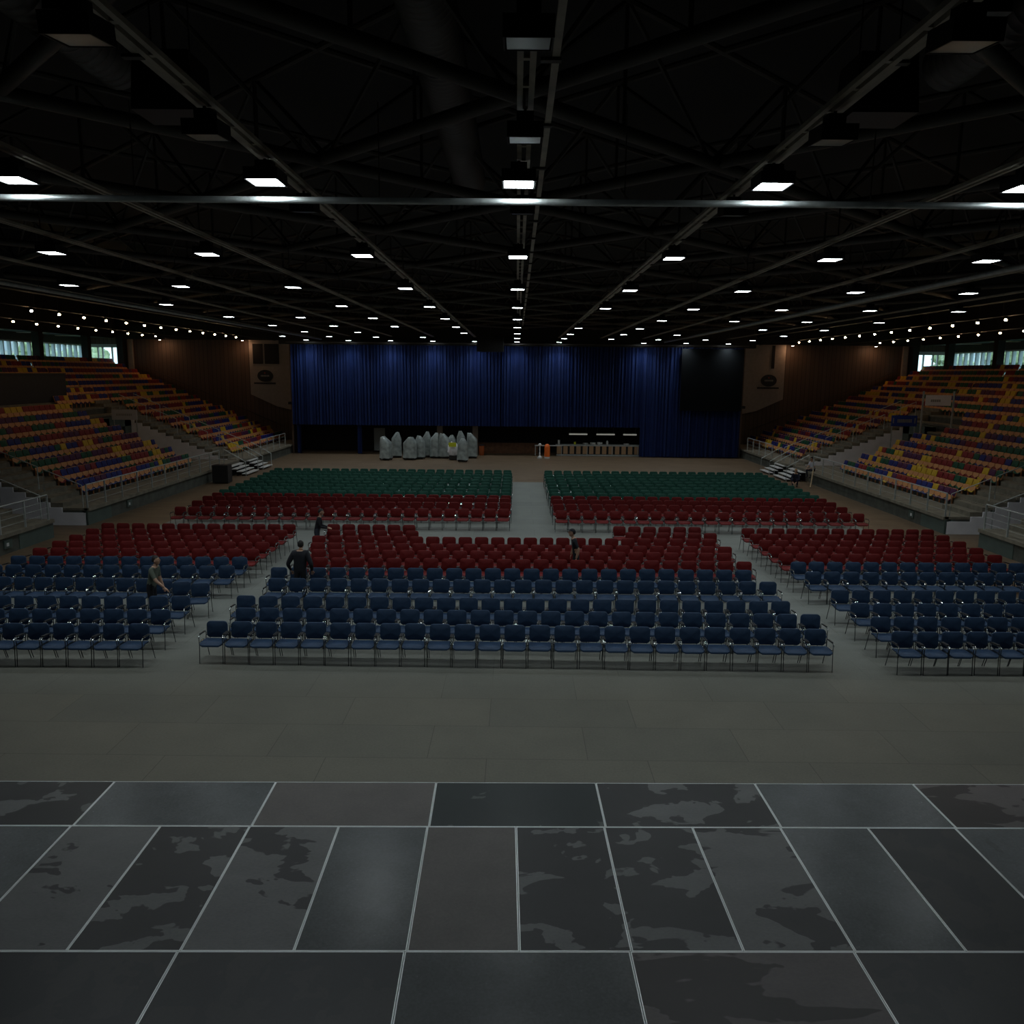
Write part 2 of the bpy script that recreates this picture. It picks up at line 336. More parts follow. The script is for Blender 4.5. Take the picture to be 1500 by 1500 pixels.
def deck_panel(x0, x1, y0, y1, mi, label):
    cx, cy = (x0+x1)/2, (y0+y1)/2
    px = cx-math.sin(ROT)*(cy-st_c.y)*.3; py = cy+math.sin(ROT)*(cx-st_c.x)
    t = thing('stage_deck_panel', label, 'stage panel', (px, py, 0), ROT, 'stage deck panels')
    hx, hy = (x1-x0)/2-.003, (y1-y0)/2-.003; e = .010
    b = MB(); b.box(-hx+e, -hy+e, 1.36, hx-e, hy-e, 1.44)
    b.build('deck_board', DK[mi], t)
    f = MB(); f.box(-hx, -hy, 1.30, hx, -hy+e, 1.442); f.box(-hx, hy-e, 1.30, hx, hy, 1.442); f.box(-hx, -hy+e, 1.30, -hx+e, hy-e, 1.442); f.box(hx-e, -hy+e, 1.30, hx, hy-e, 1.442)
    f.build('edge_frame', M['alu'], t)
    for sx in (-1, 1):
        for sy in (-1, 1):
            l = MB(); lx, ly = sx*(hx-.05), sy*(hy-.05); l.tube([(lx, ly, 0), (lx, ly, 1.36)], .024, 8); l.build('leg', M['galv'], t)
for i, (mi, d) in enumerate([(1, 'dark with pale dry blotches'), (0, 'plain blue-grey with a soft sheen'), (3, 'brownish grey with one dark stain'), (6, 'green-black with pale blotches'), (1, 'black with pale dry blotches'), (0, 'plain grey and glossy'), (4, 'brownish with dark stains')]):
    deck_panel(-6.95+2*i, -4.95+2*i, 8.465, 9.475, mi, '%s stage panel in the far row, %s from the left' % (d, ORD[i+1]))
for i, (mi, d) in enumerate([(0, 'plain grey'), (2, 'grey with scattered dark patches'), (1, 'dark with grey islands'), (2, 'grey with a dark damp edge'), (0, 'blue-grey with a faint curved scratch'), (3, 'plain warm grey'), (1, 'dark streaked'), (1, 'black and grey blotched'), (2, 'dark and grey patched'), (0, 'plain smooth grey'), (5, 'almost black'), (0, 'plain grey')]):
    deck_panel(-5.95+i, -4.95+i, 6.455, 8.465, mi, '%s narrow stage panel, middle row, %s from left' % (d, ORD[i+1]))
for i, (mi, d) in enumerate([(5, 'dark brown-black'), (5, 'dark blue-black'), (0, 'plain green-grey'), (4, 'brown blotched'), (5, 'dark scuffed')]):
    deck_panel(-4.95+2*i, -2.95+2*i, 5.445, 6.455, mi, '%s stage panel in the row nearest the camera, %s from the left' % (d, ORD[i+1]))

# ---------------------------------------------------------------- conference chairs
def chair_meshes(fab, key):
    parts = {}
    v, f = rslab(.475, .375, .05, .085, 5, .012)
    b = MB(); b.add([(x, y+z*.07-.12*x*x, z+.665) for x, y, z in v], f); parts['backrest'] = b
    v, f = rslab(.50, .46, .055, .07, 5, .006)
    b = MB(); b.add([(x, z-.27, -y+.455-.9*max(0, -z-.13)**2*3-(.0 if abs(x) > .2 else .012)) for x, y, z in v], f); parts['seat'] = b
    return parts
FAB = {'blue': M['blue'], 'red': M['red'], 'green': M['green']}
def leg_mb(sx, front):
    if front: return MB().tube([(sx*.262, -.47, 0), (sx*.262, -.43, .43), (sx*.262, -.44, .62)], .009, 6)
    return MB().tube([(sx*.262, .13, 0), (sx*.262, -.03, .44), (sx*.262, .0, .60)], .009, 6)
def arm_mb(sx):
    return MB().obox((sx*.262, -.24, .655), (.034, .26, .022), Matrix.Rotation(-.05, 3, 'X'))
def armtube_mb(sx):
    b = MB().tube([(sx*.262, -.44, .61), (sx*.262, -.40, .642), (sx*.262, -.06, .635), (sx*.262, .0, .59)], .011, 6)
    b.ellip((sx*.262, -.445, .60), (.02, .02, .026), 8, 6)
    return b
def frame_mb():
    b = MB()
    b.tube([(-.262, -.40, .425), (.262, -.40, .425)], .010, 6); b.tube([(-.262, -.06, .43), (.262, -.06, .43)], .010, 6)
    for sx in (-1, 1):
        b.tube([(sx*.17, -.02, .43), (sx*.17, .015, .50), (sx*.17, .02, .60)], .010, 6)
        b.tube([(sx*.262, -.02, .52), (sx*.21, .0, .56)], .012, 6)
        b.box(sx*.247, -.36, .462, sx*.281, -.14, .482)
    return b
SMOOTH = {}
def make_chair(c):
    t = thing(c+'_conference_chair', '', 'chair')
    P = chair_meshes(FAB[c], c)
    P['seat'].build('seat', FAB[c], t, smooth=True); P['backrest'].build('backrest', FAB[c], t, smooth=True)
    for sx in (-1, 1):
        for fr in (1, 0): leg_mb(sx, fr).build('leg', M['leg'], t, smooth=True)
        a = arm_mb(sx).build('armrest', M['blackplastic'], t)
        armtube_mb(sx).build('arm_tube', M['chrome'], a, smooth=True)
    frame_mb().build('under_frame', M['chrome'], t, smooth=True)
    return t
def chair_solid(c):
    """the whole chair in one mesh, for those too small to show parts"""
    b = MB(); P = chair_meshes(FAB[c], c)
    for p in P.values(): b.add(p.v, p.f, 0)
    for sx in (-1, 1):
        for fr in (1, 0): q = leg_mb(sx, fr); b.add(q.v, q.f, 1)
        q = arm_mb(sx); b.add(q.v, q.f, 2); q = armtube_mb(sx); b.add(q.v, q.f, 3)
    q = frame_mb(); b.add(q.v, q.f, 3)
    return b
protos = {}
def place(c, x, y, label, group, rz=None):
    rz = random.uniform(-.02, .02) if rz is None else rz
    y += random.uniform(-.015, .015)
    if c not in protos:
        protos[c] = make_chair(c); t = protos[c]; t.location = (x, y, 0); t.rotation_euler = (0, 0, rz); t['label'] = label; t['group'] = group; return t
    return dup(protos[c], (x, y, 0), rz, label, group)
rowword = ['front', 'second', 'third', 'fourth', 'fifth', 'sixth', 'seventh', 'eighth', 'ninth', 'tenth', 'eleventh', 'twelfth', 'thirteenth']
P = .568
# centre block: (y left, y right, x of leftmost, count)
centre = [('blue', 17.85, 17.75, -6.80, 25), ('blue', 18.95, 18.90, -6.50, 25), ('blue', 20.03, 20.03, -6.85, 25), ('blue', 21.82, 22.0, -6.58, 25), ('blue', 23.08, 23.35, -6.89, 25),
          ('red', 24.40, 24.46, -6.57, 25), ('red', 25.55, 25.62, -6.32, 24), ('red', 26.61, 26.63, -6.61, 25), ('red', 27.78, 27.87, -6.85, 25)]
for r, (c, ya, yb, x0, n) in enumerate(centre):
    for i in range(n):
        place(c, x0+i*P, ya+(yb-ya)*i/(n-1), '%s chair, %s row of the centre block, %s from its left end' % (c, rowword[r], ORD[i+1]), '%s chairs in the centre block' % c)
for r, (xa, xb, y) in enumerate([(-6.57, 4.24, 28.83), (-6.83, 3.93, 30.0)]):
    for side, xs in (('left', xa), ('right', xb)):
        for i in range(6):
            place('red', xs+i*P, y+(.12 if side == 'right' else 0), 'red chair, %s row of the centre block, %s of the six at its %s end' % (rowword[9+r], ORD[i+1], side), 'red chairs in the centre block')
# side blocks: rows counted from the front, chairs counted from the aisle by the centre block
side_rows = [('blue', 17.6, 7, 6), ('blue', 18.73, 8, 7), ('blue', 19.9, 10, 8), ('blue', 21.2, 11, 10), ('blue', 23.2, 13, 12), ('blue', 24.35, 13, 13),
             ('red', 25.52, 13, 13), ('red', 26.6, 13, 13), ('red', 27.65, 13, 13), ('red', 28.78, 13, 13), ('red', 29.88, 13, 13)]
for r, (c, y, nl, nr) in enumerate(side_rows):
    for i in range(nl):
        x = -8.47-i*.562
        yy = y + (min(.45, .13*i) if r == 3 else -.012*i)
        rz = (.18 if i < 3 else 0) if r == 3 else None
        place(c, x, yy, '%s chair, %s row of the left block, %s from its aisle end' % (c, rowword[r], ORD[i+1]), '%s chairs in the left block' % c, rz)
    for i in range(min(nr, 13)):
        place(c, 8.75+i*.566, y+.02+.01*i+(.12 if r > 4 else 0), '%s chair, %s row of the right block, %s from its aisle end' % (c, rowword[r], ORD[i+1]), '%s chairs in the right block' % c)
# rear blocks
rear = [('red', 33.6), ('red', 35.3), ('red', 36.65), ('red', 37.72)]+[('green', 38.8+1.13*k) for k in range(9)]
rear_solid = {}
for c in ('red', 'green'):
    rear_solid[c] = chair_solid(c)
rs_mesh = {}
stuff = {'red': MB(), 'green': MB()}
mats_of = lambda c: [FAB[c], M['leg'], M['blackplastic'], M['chrome']]
for r, (c, y) in enumerate(rear):
    for blk, x0, n in (('left', -14.08+(.05 if r % 2 else 0), 25), ('right', 1.93-(.03 if r % 2 else 0), 23)):
        for i in range(n):
            x = x0+i*.566; yy = y+(.25*i/25 if blk == 'left' and r < 3 else 0)+random.uniform(-.02, .02)
            individual = (c == 'red' and r == 0) or (c == 'green' and r < 10)
            if individual:
                if c not in rs_mesh: rs_mesh[c] = rear_solid[c].mesh('chair_small', mats_of(c), True)
                o = link(rs_mesh[c], c+'_conference_chair', None, (x, yy, 0)); o.rotation_euler = (0, 0, random.uniform(-.02, .02))
                fromend = (i+1, 'left') if blk == 'left' else (i+1, 'centre aisle')
                tag(o, '%s chair, %s row of the rear %s block, %s from its %s end' % (c, rowword[r], blk, ORD[i+1], fromend[1]), 'chair', '%s chairs in the rear %s block' % (c, blk))
            else:
                q = rear_solid[c]; stuff[c].add([(a+x, b+yy, d) for a, b, d in q.v], q.f, 0); stuff[c].m[-len(q.f):] = q.m
o = stuff['red'].build('red_conference_chairs', mats_of('red')); tag(o, 'red chairs in the second to fourth rows of the rear blocks', 'chair', None, 'stuff')
o = stuff['green'].build('green_conference_chairs', mats_of('green')); tag(o, 'green chairs in the last three rows of the rear blocks', 'chair', None, 'stuff')

# ---------------------------------------------------------------- grandstands
RISE, TREAD = .42, 1.0
def lvl(k): return .73+RISE*(k-1)          # tread height of row k
def bx(k): return 19.0+TREAD*(k-1)+.95     # where row k ends and the riser to k+1 stands
def stand_block(s, y0, y1, k0, k1, name, label, aisle=None, deck=18.05):
    t = thing(name, label, 'grandstand', (s*deck, (y0+y1)/2, 0)); oy = -(y0+y1)/2; ox = -s*deck
    conc = MB(); ris = MB()
    for k in range(k0, k1+1):
        xa = deck if k == 1 else bx(k-1); xb = bx(k) if k < 15 else 34.2
        conc.box(s*xa+ox, y0+oy, lvl(k)-.10, s*xb+ox, y1+oy, lvl(k))
        ris.box(s*(xa+.03)+ox, y0+.02+oy, max(0, lvl(k)-.9) if k > k0 else (0 if k0 == 1 else lvl(k)-.5), s*xb+ox, y1-.02+oy, lvl(k)-.10)
    if k1 == 15: conc.box(s*34.2+ox, y0+oy, 5.9, s*36.46+ox, y1+oy, 6.28)
    conc.build('tread', M['concrete'], t); ris.build('riser', M['riser'], t)
    if aisle:
        a0, a1 = aisle; st = MB()
        for k in range(max(1, k0), k1):
            st.box(s*(bx(k)-.85)+ox, a0+oy, lvl(k), s*(bx(k)-.35)+ox, a1+oy, lvl(k)+.20)
            st.box(s*(bx(k)-.35)+ox, a0+oy, lvl(k), s*bx(k)+ox, a1+oy, lvl(k)+.40)
        st.build('aisle_step', M['concrete'], t)
    return t
def white_side(s, y, k1, t, face=-1):
    """stepped white boarding on the camera side of a block"""
    oy = -t.location.y; ox = -t.location.x; poly = [(18.12, 0), (18.12, .54)]
    z = .54; x = 19.1
    poly.append((x, z))
    while x < bx(k1)-.6:
        z += .21; poly.append((x, z)); x += .5; poly.append((x, z))
    poly.append((x, 0))
    pts = [(s*a+ox, b) for a, b in poly]
    MB().prism(pts, y+oy-.06, y+oy, 'y').build('white_side_wall', M['white_wall'], t)
def podium_front(s, y0, y1, t, greyend=None):
    oy = -t.location.y; ox = -t.location.x
    b = MB(); b.box(s*18.15+ox, y0+oy, 0, s*18.3+ox, y1+oy, .62)
    n = max(1, int((y1-y0)/2.1))
    for i in range(n+1):
        yy = y0+(y1-y0)*i/n; b.box(s*18.12+ox, yy-.05+oy, 0, s*18.2+ox, yy+.05+oy, .62)
    b.build('podium_front', M['podium_dark'], t)
    MB().box(s*17.98+ox, y0+oy, .60, s*18.2+ox, y1+oy, .735).build('deck_edge', M['concrete'], t)
    for (ya, yb) in (greyend or []):
        MB().box(s*18.05+ox, ya+oy, 0, s*18.4+ox, yb+oy, .61).build('end_panel', M['podium'], t)
def guard_rail(s, pts, label, wires=3, step=1.55, h=.98, r=.026, endcap=True):
    """posts along a polyline of (x,y,z) with a top rail and thin wires"""
    base = Vector(pts[0]); t = thing('guard_rail', label, 'railing', base, 0, 'steel guard rails of the stands')
    pts = [Vector(p)-base for p in pts]
    top = MB(); top.tube([p+Vector((0, 0, h)) for p in pts], r, 8); top.build('top_rail', M['galv'], t, smooth=True)
    w = MB()
    for q in range(1, wires+1): w.tube([p+Vector((0, 0, h*q/(wires+1))) for p in pts], .008, 5)
    if wires: w.build('wire', M['galv'], t)
    for a, b in zip(pts[:-1], pts[1:]):
        n = max(1, round((b-a).length/step))
        for i in range(n+1):
            if i == 0 and a is not pts[0]: continue
            p = a+(b-a)*i/n
            MB().box(p.x-.03, p.y-.022, p.z, p.x+.03, p.y+.022, p.z+h).build('post', M['galv'], t)
    return t
def hand_rail(s, y, xs, z0, label, every=2, h=.95):
    """sloping handrail beside aisle steps: runs from |x|=xs[0] up to xs[1]"""
    xa, xb = xs; slope = .42; za = z0; zb = z0+(xb-xa)*slope
    t = thing('hand_rail', label, 'railing', (s*xa, y, za), 0, 'sloping handrails of the stand aisles')
    n = max(1, round((xb-xa)/1.9)); L = (xb-xa)/n
    for i in range(n):
        a = i*L; b = (i+1)*L-.22
        q = MB().tube([(s*a, 0, a*slope), (s*a, 0, a*slope+h), (s*b, 0, b*slope+h), (s*b, 0, b*slope)], .024, 8)
        q.build('rail_segment', M['galv'], t, smooth=True)
    return t
for s in (-1, 1):
    side = 'left' if s < 0 else 'right'
    # block A (nearest, only its far corner in view)
    A = stand_block(s, 14, 31.1, 1, 15, 'grandstand', 'nearest concrete seating tier of the %s stand, cut by the frame' % side, (29.2, 31.1))
    podium_front(s, 14, 31.1, A, [(28.9, 31.1)])
    white_side(s, 14.0, 3, A)
    guard_rail(s, [(s*18.1, 22, .73), (s*18.1, 30.9, .73)], 'steel guard rail on the front edge of the nearest %s tier' % side)
    hand_rail(s, 30.95, (18.4, 29), .73, 'sloping handrail at the far side of the nearest %s tier' % side)
    # block B
    kB = 15
    B = stand_block(s, 33.7, 49.6, 1, 15, 'grandstand', 'middle concrete seating tier of the %s stand, behind the red chairs' % side, (33.75, 36.0))
    podium_front(s, 33.7, 49.6, B, [(33.7, 35.7)])
    white_side(s, 33.7, 15, B)
    guard_rail(s, [(s*18.1, 33.8, .73), (s*18.1, 49.3, .73)], 'long steel guard rail on the front edge of the middle %s tier' % side)
    hand_rail(s, 33.85, (18.3, 31), .73, 'sloping handrail along the steps at the near side of the middle %s tier' % side)
    # bridge over the entrance, rows 8 to 15
    R = stand_block(s, 49.62, 53.4, 8, 15, 'grandstand', 'upper seating tier over the entrance gap of the %s stand' % side)
    # block C
    C = stand_block(s, 53.5, 69.3, 1, 15, 'grandstand', 'farthest concrete seating tier of the %s stand, against the brown wall' % side, (53.6, 55.6))
    podium_front(s, 53.5, 69.0, C, [])
    white_side(s, 53.5, 8, C)
    guard_rail(s, [(s*18.1, 57.4, .73), (s*18.1, 63.6, .73)], 'steel guard rail on the front edge of the farthest %s tier' % side)
    hand_rail(s, 53.6, (18.4, 26.3), .73, 'long sloping handrail on top of the white stepped wall, %s stand' % side)
    hand_rail(s, 55.7, (18.4, 26.3), .73, 'sloping handrail between steps and seats of the farthest %s tier' % side)
    # entrance gap: raised floor, steps, portal wall
    g = thing('entrance_landing', 'raised landing and portal between two seating tiers of the %s stand' % side, 'landing', (s*18.3, 51.5, 0))
    MB().box(0, -1.88, 0, s*7.0, 1.98, .70).build('platform', M['concrete'], g)
    MB().box(s*7.0, -1.88, 0, s*7.2, -.9, 3.5).box(s*7.0, 1.1, 0, s*7.2, 1.98, 3.5).box(s*7.0, -1.88, 2.9, s*7.2, 1.98, 3.55).build('portal_wall', M['podium'], g)
    MB().box(s*7.9, -1.8, .7, s*8.0, 1.9, 3.4).build('passage_shade_sheet', M['black'], g)  # black sheet standing in for the shade inside the portal
    # white entry stairs to the hall floor
    for (yc, w, lab) in ((54.9, 1.9, 'white entry stair with handrails at the foot of the farthest %s tier' % side), (51.7, 2.4, 'white entry stair up to the entrance gap of the %s stand' % side)):
        e = thing('entry_stair', lab, 'stair', (s*18.15, yc, 0), 0)
        for q in range(4):
            hz = .73*(4-q)/5; xx = .32*q
            MB().box(-s*xx-s*.02, -w/2, hz-.045, -s*(xx+.34)-s*.02, w/2, hz).build('tread', M['white'], e)
            MB().box(-s*xx-s*.02, -w/2+.05, 0, -s*(xx+.02)-s*.02, w/2-.05, hz-.045).build('riser', M['black'], e)
        for yy in (-w/2, w/2):
            MB().tube([(-s*1.25, yy, 0), (-s*1.25, yy, .9), (s*.1, yy, 1.68), (s*.1, yy, .74)], .028, 8).build('handrail', M['galv'], e, smooth=True)
    # gallery rail behind the top row
    guard_rail(s, [(s*34.6, 38, 6.3), (s*34.6, 69.3, 6.3)], 'thin gallery rail behind the top seats of the %s stand' % side, 1, 2.2, 1.02, .02)
    # sloping rail on the brown wall
    t = thing('wall_rail', 'thin sloping handrail on the brown wall above the %s stand' % side, 'railing', (s*20, 69.85, 1.9))
    MB().tube([(0, 0, 0), (s*11.8, 0, 5.0)], .03, 6).build('rail', M['steel_dark'], t)
# dark parapet in the left stand
p = thing('parapet_panel', 'long dark grey parapet panel high in the left stand', 'parapet', (-28.1, 43.5, 4.1))
MB().box(-.15, -9.5, 0, 0, 7.6, 2.1).build('panel', M['greywall'], p)
MB().box(-.2, -9.5, 2.1, .05, 7.6, 2.16).build('cap_rail', M['steel_dark'], p)
# signs by the entrances
def sign_lines(b, x0, x1, z0, z1, y, mi, seed):
    """an illegible line of small lettering"""
    rnd = random.Random(seed); x = x0
    while x < x1:
        w = rnd.uniform(.05, .10); b.box(x, y, z0, x+w, y-.012, z1, mi); x += w+.03
t = thing('entrance_sign', 'blue sign with pale lettering over the right stand entrance', 'sign', (23.85, 50.3, 3.5))
MB().box(-.78, 0, .02, .78, .05, .68).build('board', M['bluesign'], t)
b = MB(); sign_lines(b, -.42, .42, .24, .45, 0, 0, 3); b.box(-.70, -.012, .2, -.64, 0, .52); b.box(.62, -.012, .2, .68, 0, .52); b.build('lettering', M['mark'], t)
for q in (-.7, .7): MB().box(q-.03, .05, -2.8, q+.03, .1, .68).build('post', M['galv'], t)
t = thing('entrance_sign', 'pale board with faint lettering over the left stand entrance', 'sign', (-24.2, 50.3, 3.45))
MB().box(-.78, 0, 0, .78, .05, .62).build('board', M['winwhite'], t)
b = MB(); sign_lines(b, -.5, .5, .25, .38, 0, 0, 4); b.build('lettering', M['mark'], t)
for q in (-.7, .7): MB().box(q-.03, .05, -2.75, q+.03, .1, .62).build('post', M['galv'], t)
t = thing('entrance_sign', 'white board between steel posts high in the right stand', 'sign', (24.95, 48.6, 4.85))
MB().box(-.75, 0, .0, .75, .05, .62).build('board', M['white_wall'], t)
b = MB(); sign_lines(b, -.45, .1, .22, .36, 0, 0, 5); b.build('lettering', M['mark'], t)
for q in (-.9, .9): MB().box(q-.04, -.02, -2.0, q+.04, .06, .85).build('post', M['galv'], t)
# -- seats
SC = ['s_yellow', 's_red', 's_blue', 's_green', 's_purple']
def seat_parts(s):
    """folding stand seat facing the hall; origin on the tread under the back, +x*s is away from the hall"""
    back, shell, pan, br = MB(), MB(), MB(), MB()
    v, f = rslab(.47, .31, .035, .04, 3, .004)
    back.add([(s*(.02+.28*z+y), x, .645+z) for x, y, z in v], f)
    v2, f2 = rslab(.50, .40, .03, .04, 3, .002)
    br.add([(s*(.055+.28*z+y), x, .605+z) for x, y, z in v2], f2)
    br.box(-s*.02, -.03, 0, s*.03, .03, .45)
    v, f = rslab(.49, .24, .03, .05, 3, .003)
    shell.add([(s*(-.13+y+.25*z), x, .40+z) for x, y, z in v], f)
    v, f = rslab(.45, .22, .05, .08, 3, .012)
    pan.add([(s*(-.12+y+.55*z-1.2*x*x), x, .29+z*.6+.9*x*x) for x, y, z in v], f)
    return back, shell, pan, br
SEATM = {}
for s in (-1, 1):
    b, sh, pn, br = seat_parts(s)
    SEATM[s] = dict(back={c: b.mesh('backrest', [M[c]], True) for c in SC}, pan={c: pn.mesh('seat_pan', [M[c]], True) for c in SC}, shell=sh.mesh('seat_shell', [M['orange']], False), br=br.mesh('back_frame', [M['orange']]), raw=(b, sh, pn, br))
rest = MB(); cname = {'s_yellow': 'yellow', 's_red': 'red', 's_blue': 'blue', 's_green': 'green', 's_purple': 'purple'}
def rowcolors(n, rnd, wy=1.0):
    out = []
    while len(out) < n:
        c = rnd.choices(SC, [.9*wy, 1, 1, 1, 1])[0]; out += [c]*(rnd.choice([1, 1, 1, 1, 2]) if c == 's_yellow' else rnd.choice([1, 1, 2, 2, 3]))
    return out[:n]
def seat(s, k, y, c, individual, label, group):
    x = s*(bx(k)-.10); z = lvl(k)
    if individual:
        t = bpy.data.objects.new('stand_seat', None); COL.objects.link(t); t.location = (x, y, z); t.empty_display_size = .1; tag(t, label, 'seat', group)
        q = SEATM[s]; link(q['back'][c], 'backrest', t); link(q['pan'][c], 'seat_cushion', t); link(q['shell'], 'seat_pan', t); link(q['br'], 'back_frame', t)
    else:
        ci = SC.index(c); b, sh, pn, br = SEATM[s]['raw']
        for part, mi in ((b, ci), (pn, ci), (sh, 5), (br, 5)):
            rest.add([(a+x, bb+y, d+z) for a, bb, d in part.v], part.f, mi)
for s in (-1, 1):
    side = 'left' if s < 0 else 'right'; rnd = random.Random(11 if s < 0 else 23)
    for k in range(1, 16):
        # middle tier
        if s > 0 or k <= 8 or k >= 11:
            n = 24; cols = rowcolors(n, rnd)
            for i in range(n):
                y = 36.65+i*.53
                if s > 0 and k in (6, 7) and i > 20: continue
                if s < 0 and k >= 11 and y < 40: continue
                seat(s, k, y, cols[i], k <= 6, '%s seat in the middle %s tier, %s row up, %s from its near end' % (cname[cols[i]], side, ORD[k], ORD[min(i+1, 26)]), 'seats of the middle %s tier' % side)
        n = 25; cols = rowcolors(n, rnd, 1.1)
        for i in range(n): seat(s, k, 56.15+i*.53, cols[i], False, '', '')
        if k >= 9:
            n = 12; cols = rowcolors(n, rnd)
            for i in range(n): seat(s, k, 49.55+i*.53, cols[i], False, '', '')
o = rest.build('stand_seats', [M[c] for c in SC]+[M['orange']]); tag(o, 'coloured folding seats in the far and upper rows of both stands', 'seat', None, 'stuff')

# ---------------------------------------------------------------- stage end of the hall
def curtain_mb(x0, x1, z0, z1, y, step=.085, amp=.085, seed=1):
    rnd = random.Random(seed); n = int((x1-x0)/step); b = MB(); v = []; ph = 0
    for i in range(n+1):
        x = x0+(x1-x0)*i/n; ph += rnd.uniform(1.6, 2.7)*step/.085
        for z, k in ((z1, .8), (z1-.8, 1), (z0+.5, 1.15), (z0, 1.25)):
            v.append((x+.03*math.sin(ph*.7), y+amp*k*math.sin(ph)+.05*math.sin(x*1.3), z))
    f = [(i*4+j, (i+1)*4+j, (i+1)*4+j+1, i*4+j+1) for i in range(n) for j in range(3)]
    b.add(v, f); b.add([(a, c+.03, d) for a, c, d in v], f); return b
CY = 64.7
w = 27.6/5
for i in range(5):
    xa = -17.8+i*w
    o = curtain_mb(xa, xa+w+.03, 2.35, 8.62, CY, seed=i+2).build('stage_curtain', M['curtain'], smooth=True)
    tag(o, 'raised dark blue curtain length, %s from the left over the stage opening' % ORD[i+1], 'curtain', 'raised blue curtains')
for i, (xa, xb) in enumerate(((9.78, 13.7), (13.7, 17.7))):
    o = curtain_mb(xa, xb, .06, 8.62, CY-.12+.05*i, seed=i+20).build('stage_curtain', M['curtain'], smooth=True)
    tag(o, 'full length blue curtain reaching the floor, %s' % ('beside the counter' if i == 0 else 'at the right end of the stage opening'), 'curtain', 'full length blue curtains')
for i, (xa, xb, l) in enumerate(((-12.75, -12.35, 'narrow blue curtain strip beside the grey door'), (-17.6, -17.2, 'narrow blue curtain strip at the far left of the stage opening'))):
    tag(curtain_mb(xa, xb, .05, 2.6, CY+.3, seed=i+40).build('stage_curtain', M['curtain'], smooth=True), l, 'curtain')
tag(MB().box(12.75, CY-.75, 3.75, 17.55, CY-.6, 8.5).build('projection_screen', M['blackcloth']), 'large black hanging screen in front of the right curtain', 'screen')
struct('trim_8', MB().box(-18.6, CY-.15, 8.6, 18.6, CY+.35, 12.4), M['black'])
b = thing('curtain_track', 'dark steel curtain track over the blue curtains', 'track', (0, CY-.3, 8.7)); MB().box(-18, -.06, 0, 18, .06, .09).build('track', M['steel_dark'], b)
# side returns beside the curtain: pale wall panel with dark oval emblem
for s in (-1, 1):
    side = 'left' if s < 0 else 'right'
    poly = [(s*22.5, 4.55), (s*20.3, 3.55), (s*18.3, 3.1), (s*18.3, 9.05), (s*22.5, 9.05)]
    t = thing('wall_panel', 'pale wall panel with slanted lower edge between the blue curtain and brown wall, %s side' % side, 'wall panel', (0, 69.4, 0))
    MB().prism(poly, 0, .5, 'y').build('panel', M['palewall'], t)
    if s < 0:
        MB().box(-22.2, -.04, 7.1, -21.35, 0, 8.75).build('dark_grille', M['black'], t); MB().box(-21.2, -.04, 7.1, -20.0, 0, 8.75).build('dark_grille', M['black'], t)
    else: MB().box(21.35, -.04, 7.1, 21.6, 0, 9.0).build('dark_slot', M['black'], t)
    e = thing('oval_emblem', 'dark oval emblem on the pale wall panel, %s side' % side, 'emblem', (s*21.2, 69.3, 6.1))
    pts = [(.66*math.cos(a*PI/16), .50*math.sin(a*PI/16)) for a in range(32)]
    MB().prism(pts, 0, .08, 'y').build('oval', M['blackplastic'], e)
    pts2 = [(.55*math.cos(a*PI/16), .40*math.sin(a*PI/16)) for a in range(32)]
    MB().prism(pts2, -.015, 0, 'y').build('inner_oval', M['greywall'], e)
    q = MB(); sign_lines(q, -.36, .30, -.06, .07, -.016, 0, 8); q.build('lettering', M['mark'], e)
    MB().prism([(.07*math.cos(a*PI/6)-.02, .24+.07*math.sin(a*PI/6)) for a in range(12)], -.03, -.015, 'y').build('small_emblem', M['redmark'], e)
    MB().box(-.95, -.05, -.68, .85, .06, -.55).build('shelf_bar', M['greywall'], e)
    struct('wall_stage_'+side, MB().box(s*17.84, CY+.6, 0, s*18.0, 70, 12.4), M['brownwall'])
# back of stage: piers, counters, door
for i, x in enumerate((-6.25, -3.35)):
    tag(MB().box(x-.22, 66.5, 0, x+.22, 66.9, 3.2).build('pier', M['palewall']), 'pale square pier behind the covered trolleys, %s' % ('left one' if i == 0 else 'right one'), 'pier')
d = struct('door_1', MB().box(-11.65, 66.6, .15, -10.75, 66.7, 2.0), M['greydoor'])
MB().box(-10.95, 66.56, 1.0, -10.85, 66.6, 1.12).build('door_handle', M['chrome'], d)
struct('wall_stage', MB().box(-18, 68.6, 0, 18, 68.8, 4.2), M['black'])
struct('trim_9', MB().box(-18.2, 65.2, 3.9, 18.2, 68.7, 4.1), M['black'])
t = thing('back_counter', 'long brown wooden counter in the dark behind the stage opening', 'counter', (-.6, 66.8, 0))
MB().box(-2.5, 0, 0, 2.4, .6, .88).build('body', M['brown'], t); MB().box(-2.6, -.05, .88, 2.5, .65, .93).build('counter_top', M['black'], t)
for q in range(4): MB().box(-2.4+q*1.2, -.03, .08, -1.3+q*1.2, 0, .82).build('front_panel', M['brown'], t)
t = thing('bar_counter', 'bar counter with a row of tan front panels under small lights', 'counter', (6.65, 65.3, 0))
MB().box(-3.4, .04, .12, 3.35, .7, .84).build('body', M['black'], t)
for q in range(13): MB().box(-3.36+q*.52, 0, .16, -3.02+q*.52, .04, .78).build('front_panel', M['tan'], t)
MB().box(-3.45, -.08, .84, 3.4, .75, .90).build('counter_top', M['galv'], t); MB().box(-3.4, -.02, 0, 3.35, .6, .12).build('kick_plate', M['galv'], t)
rnd = random.Random(5)
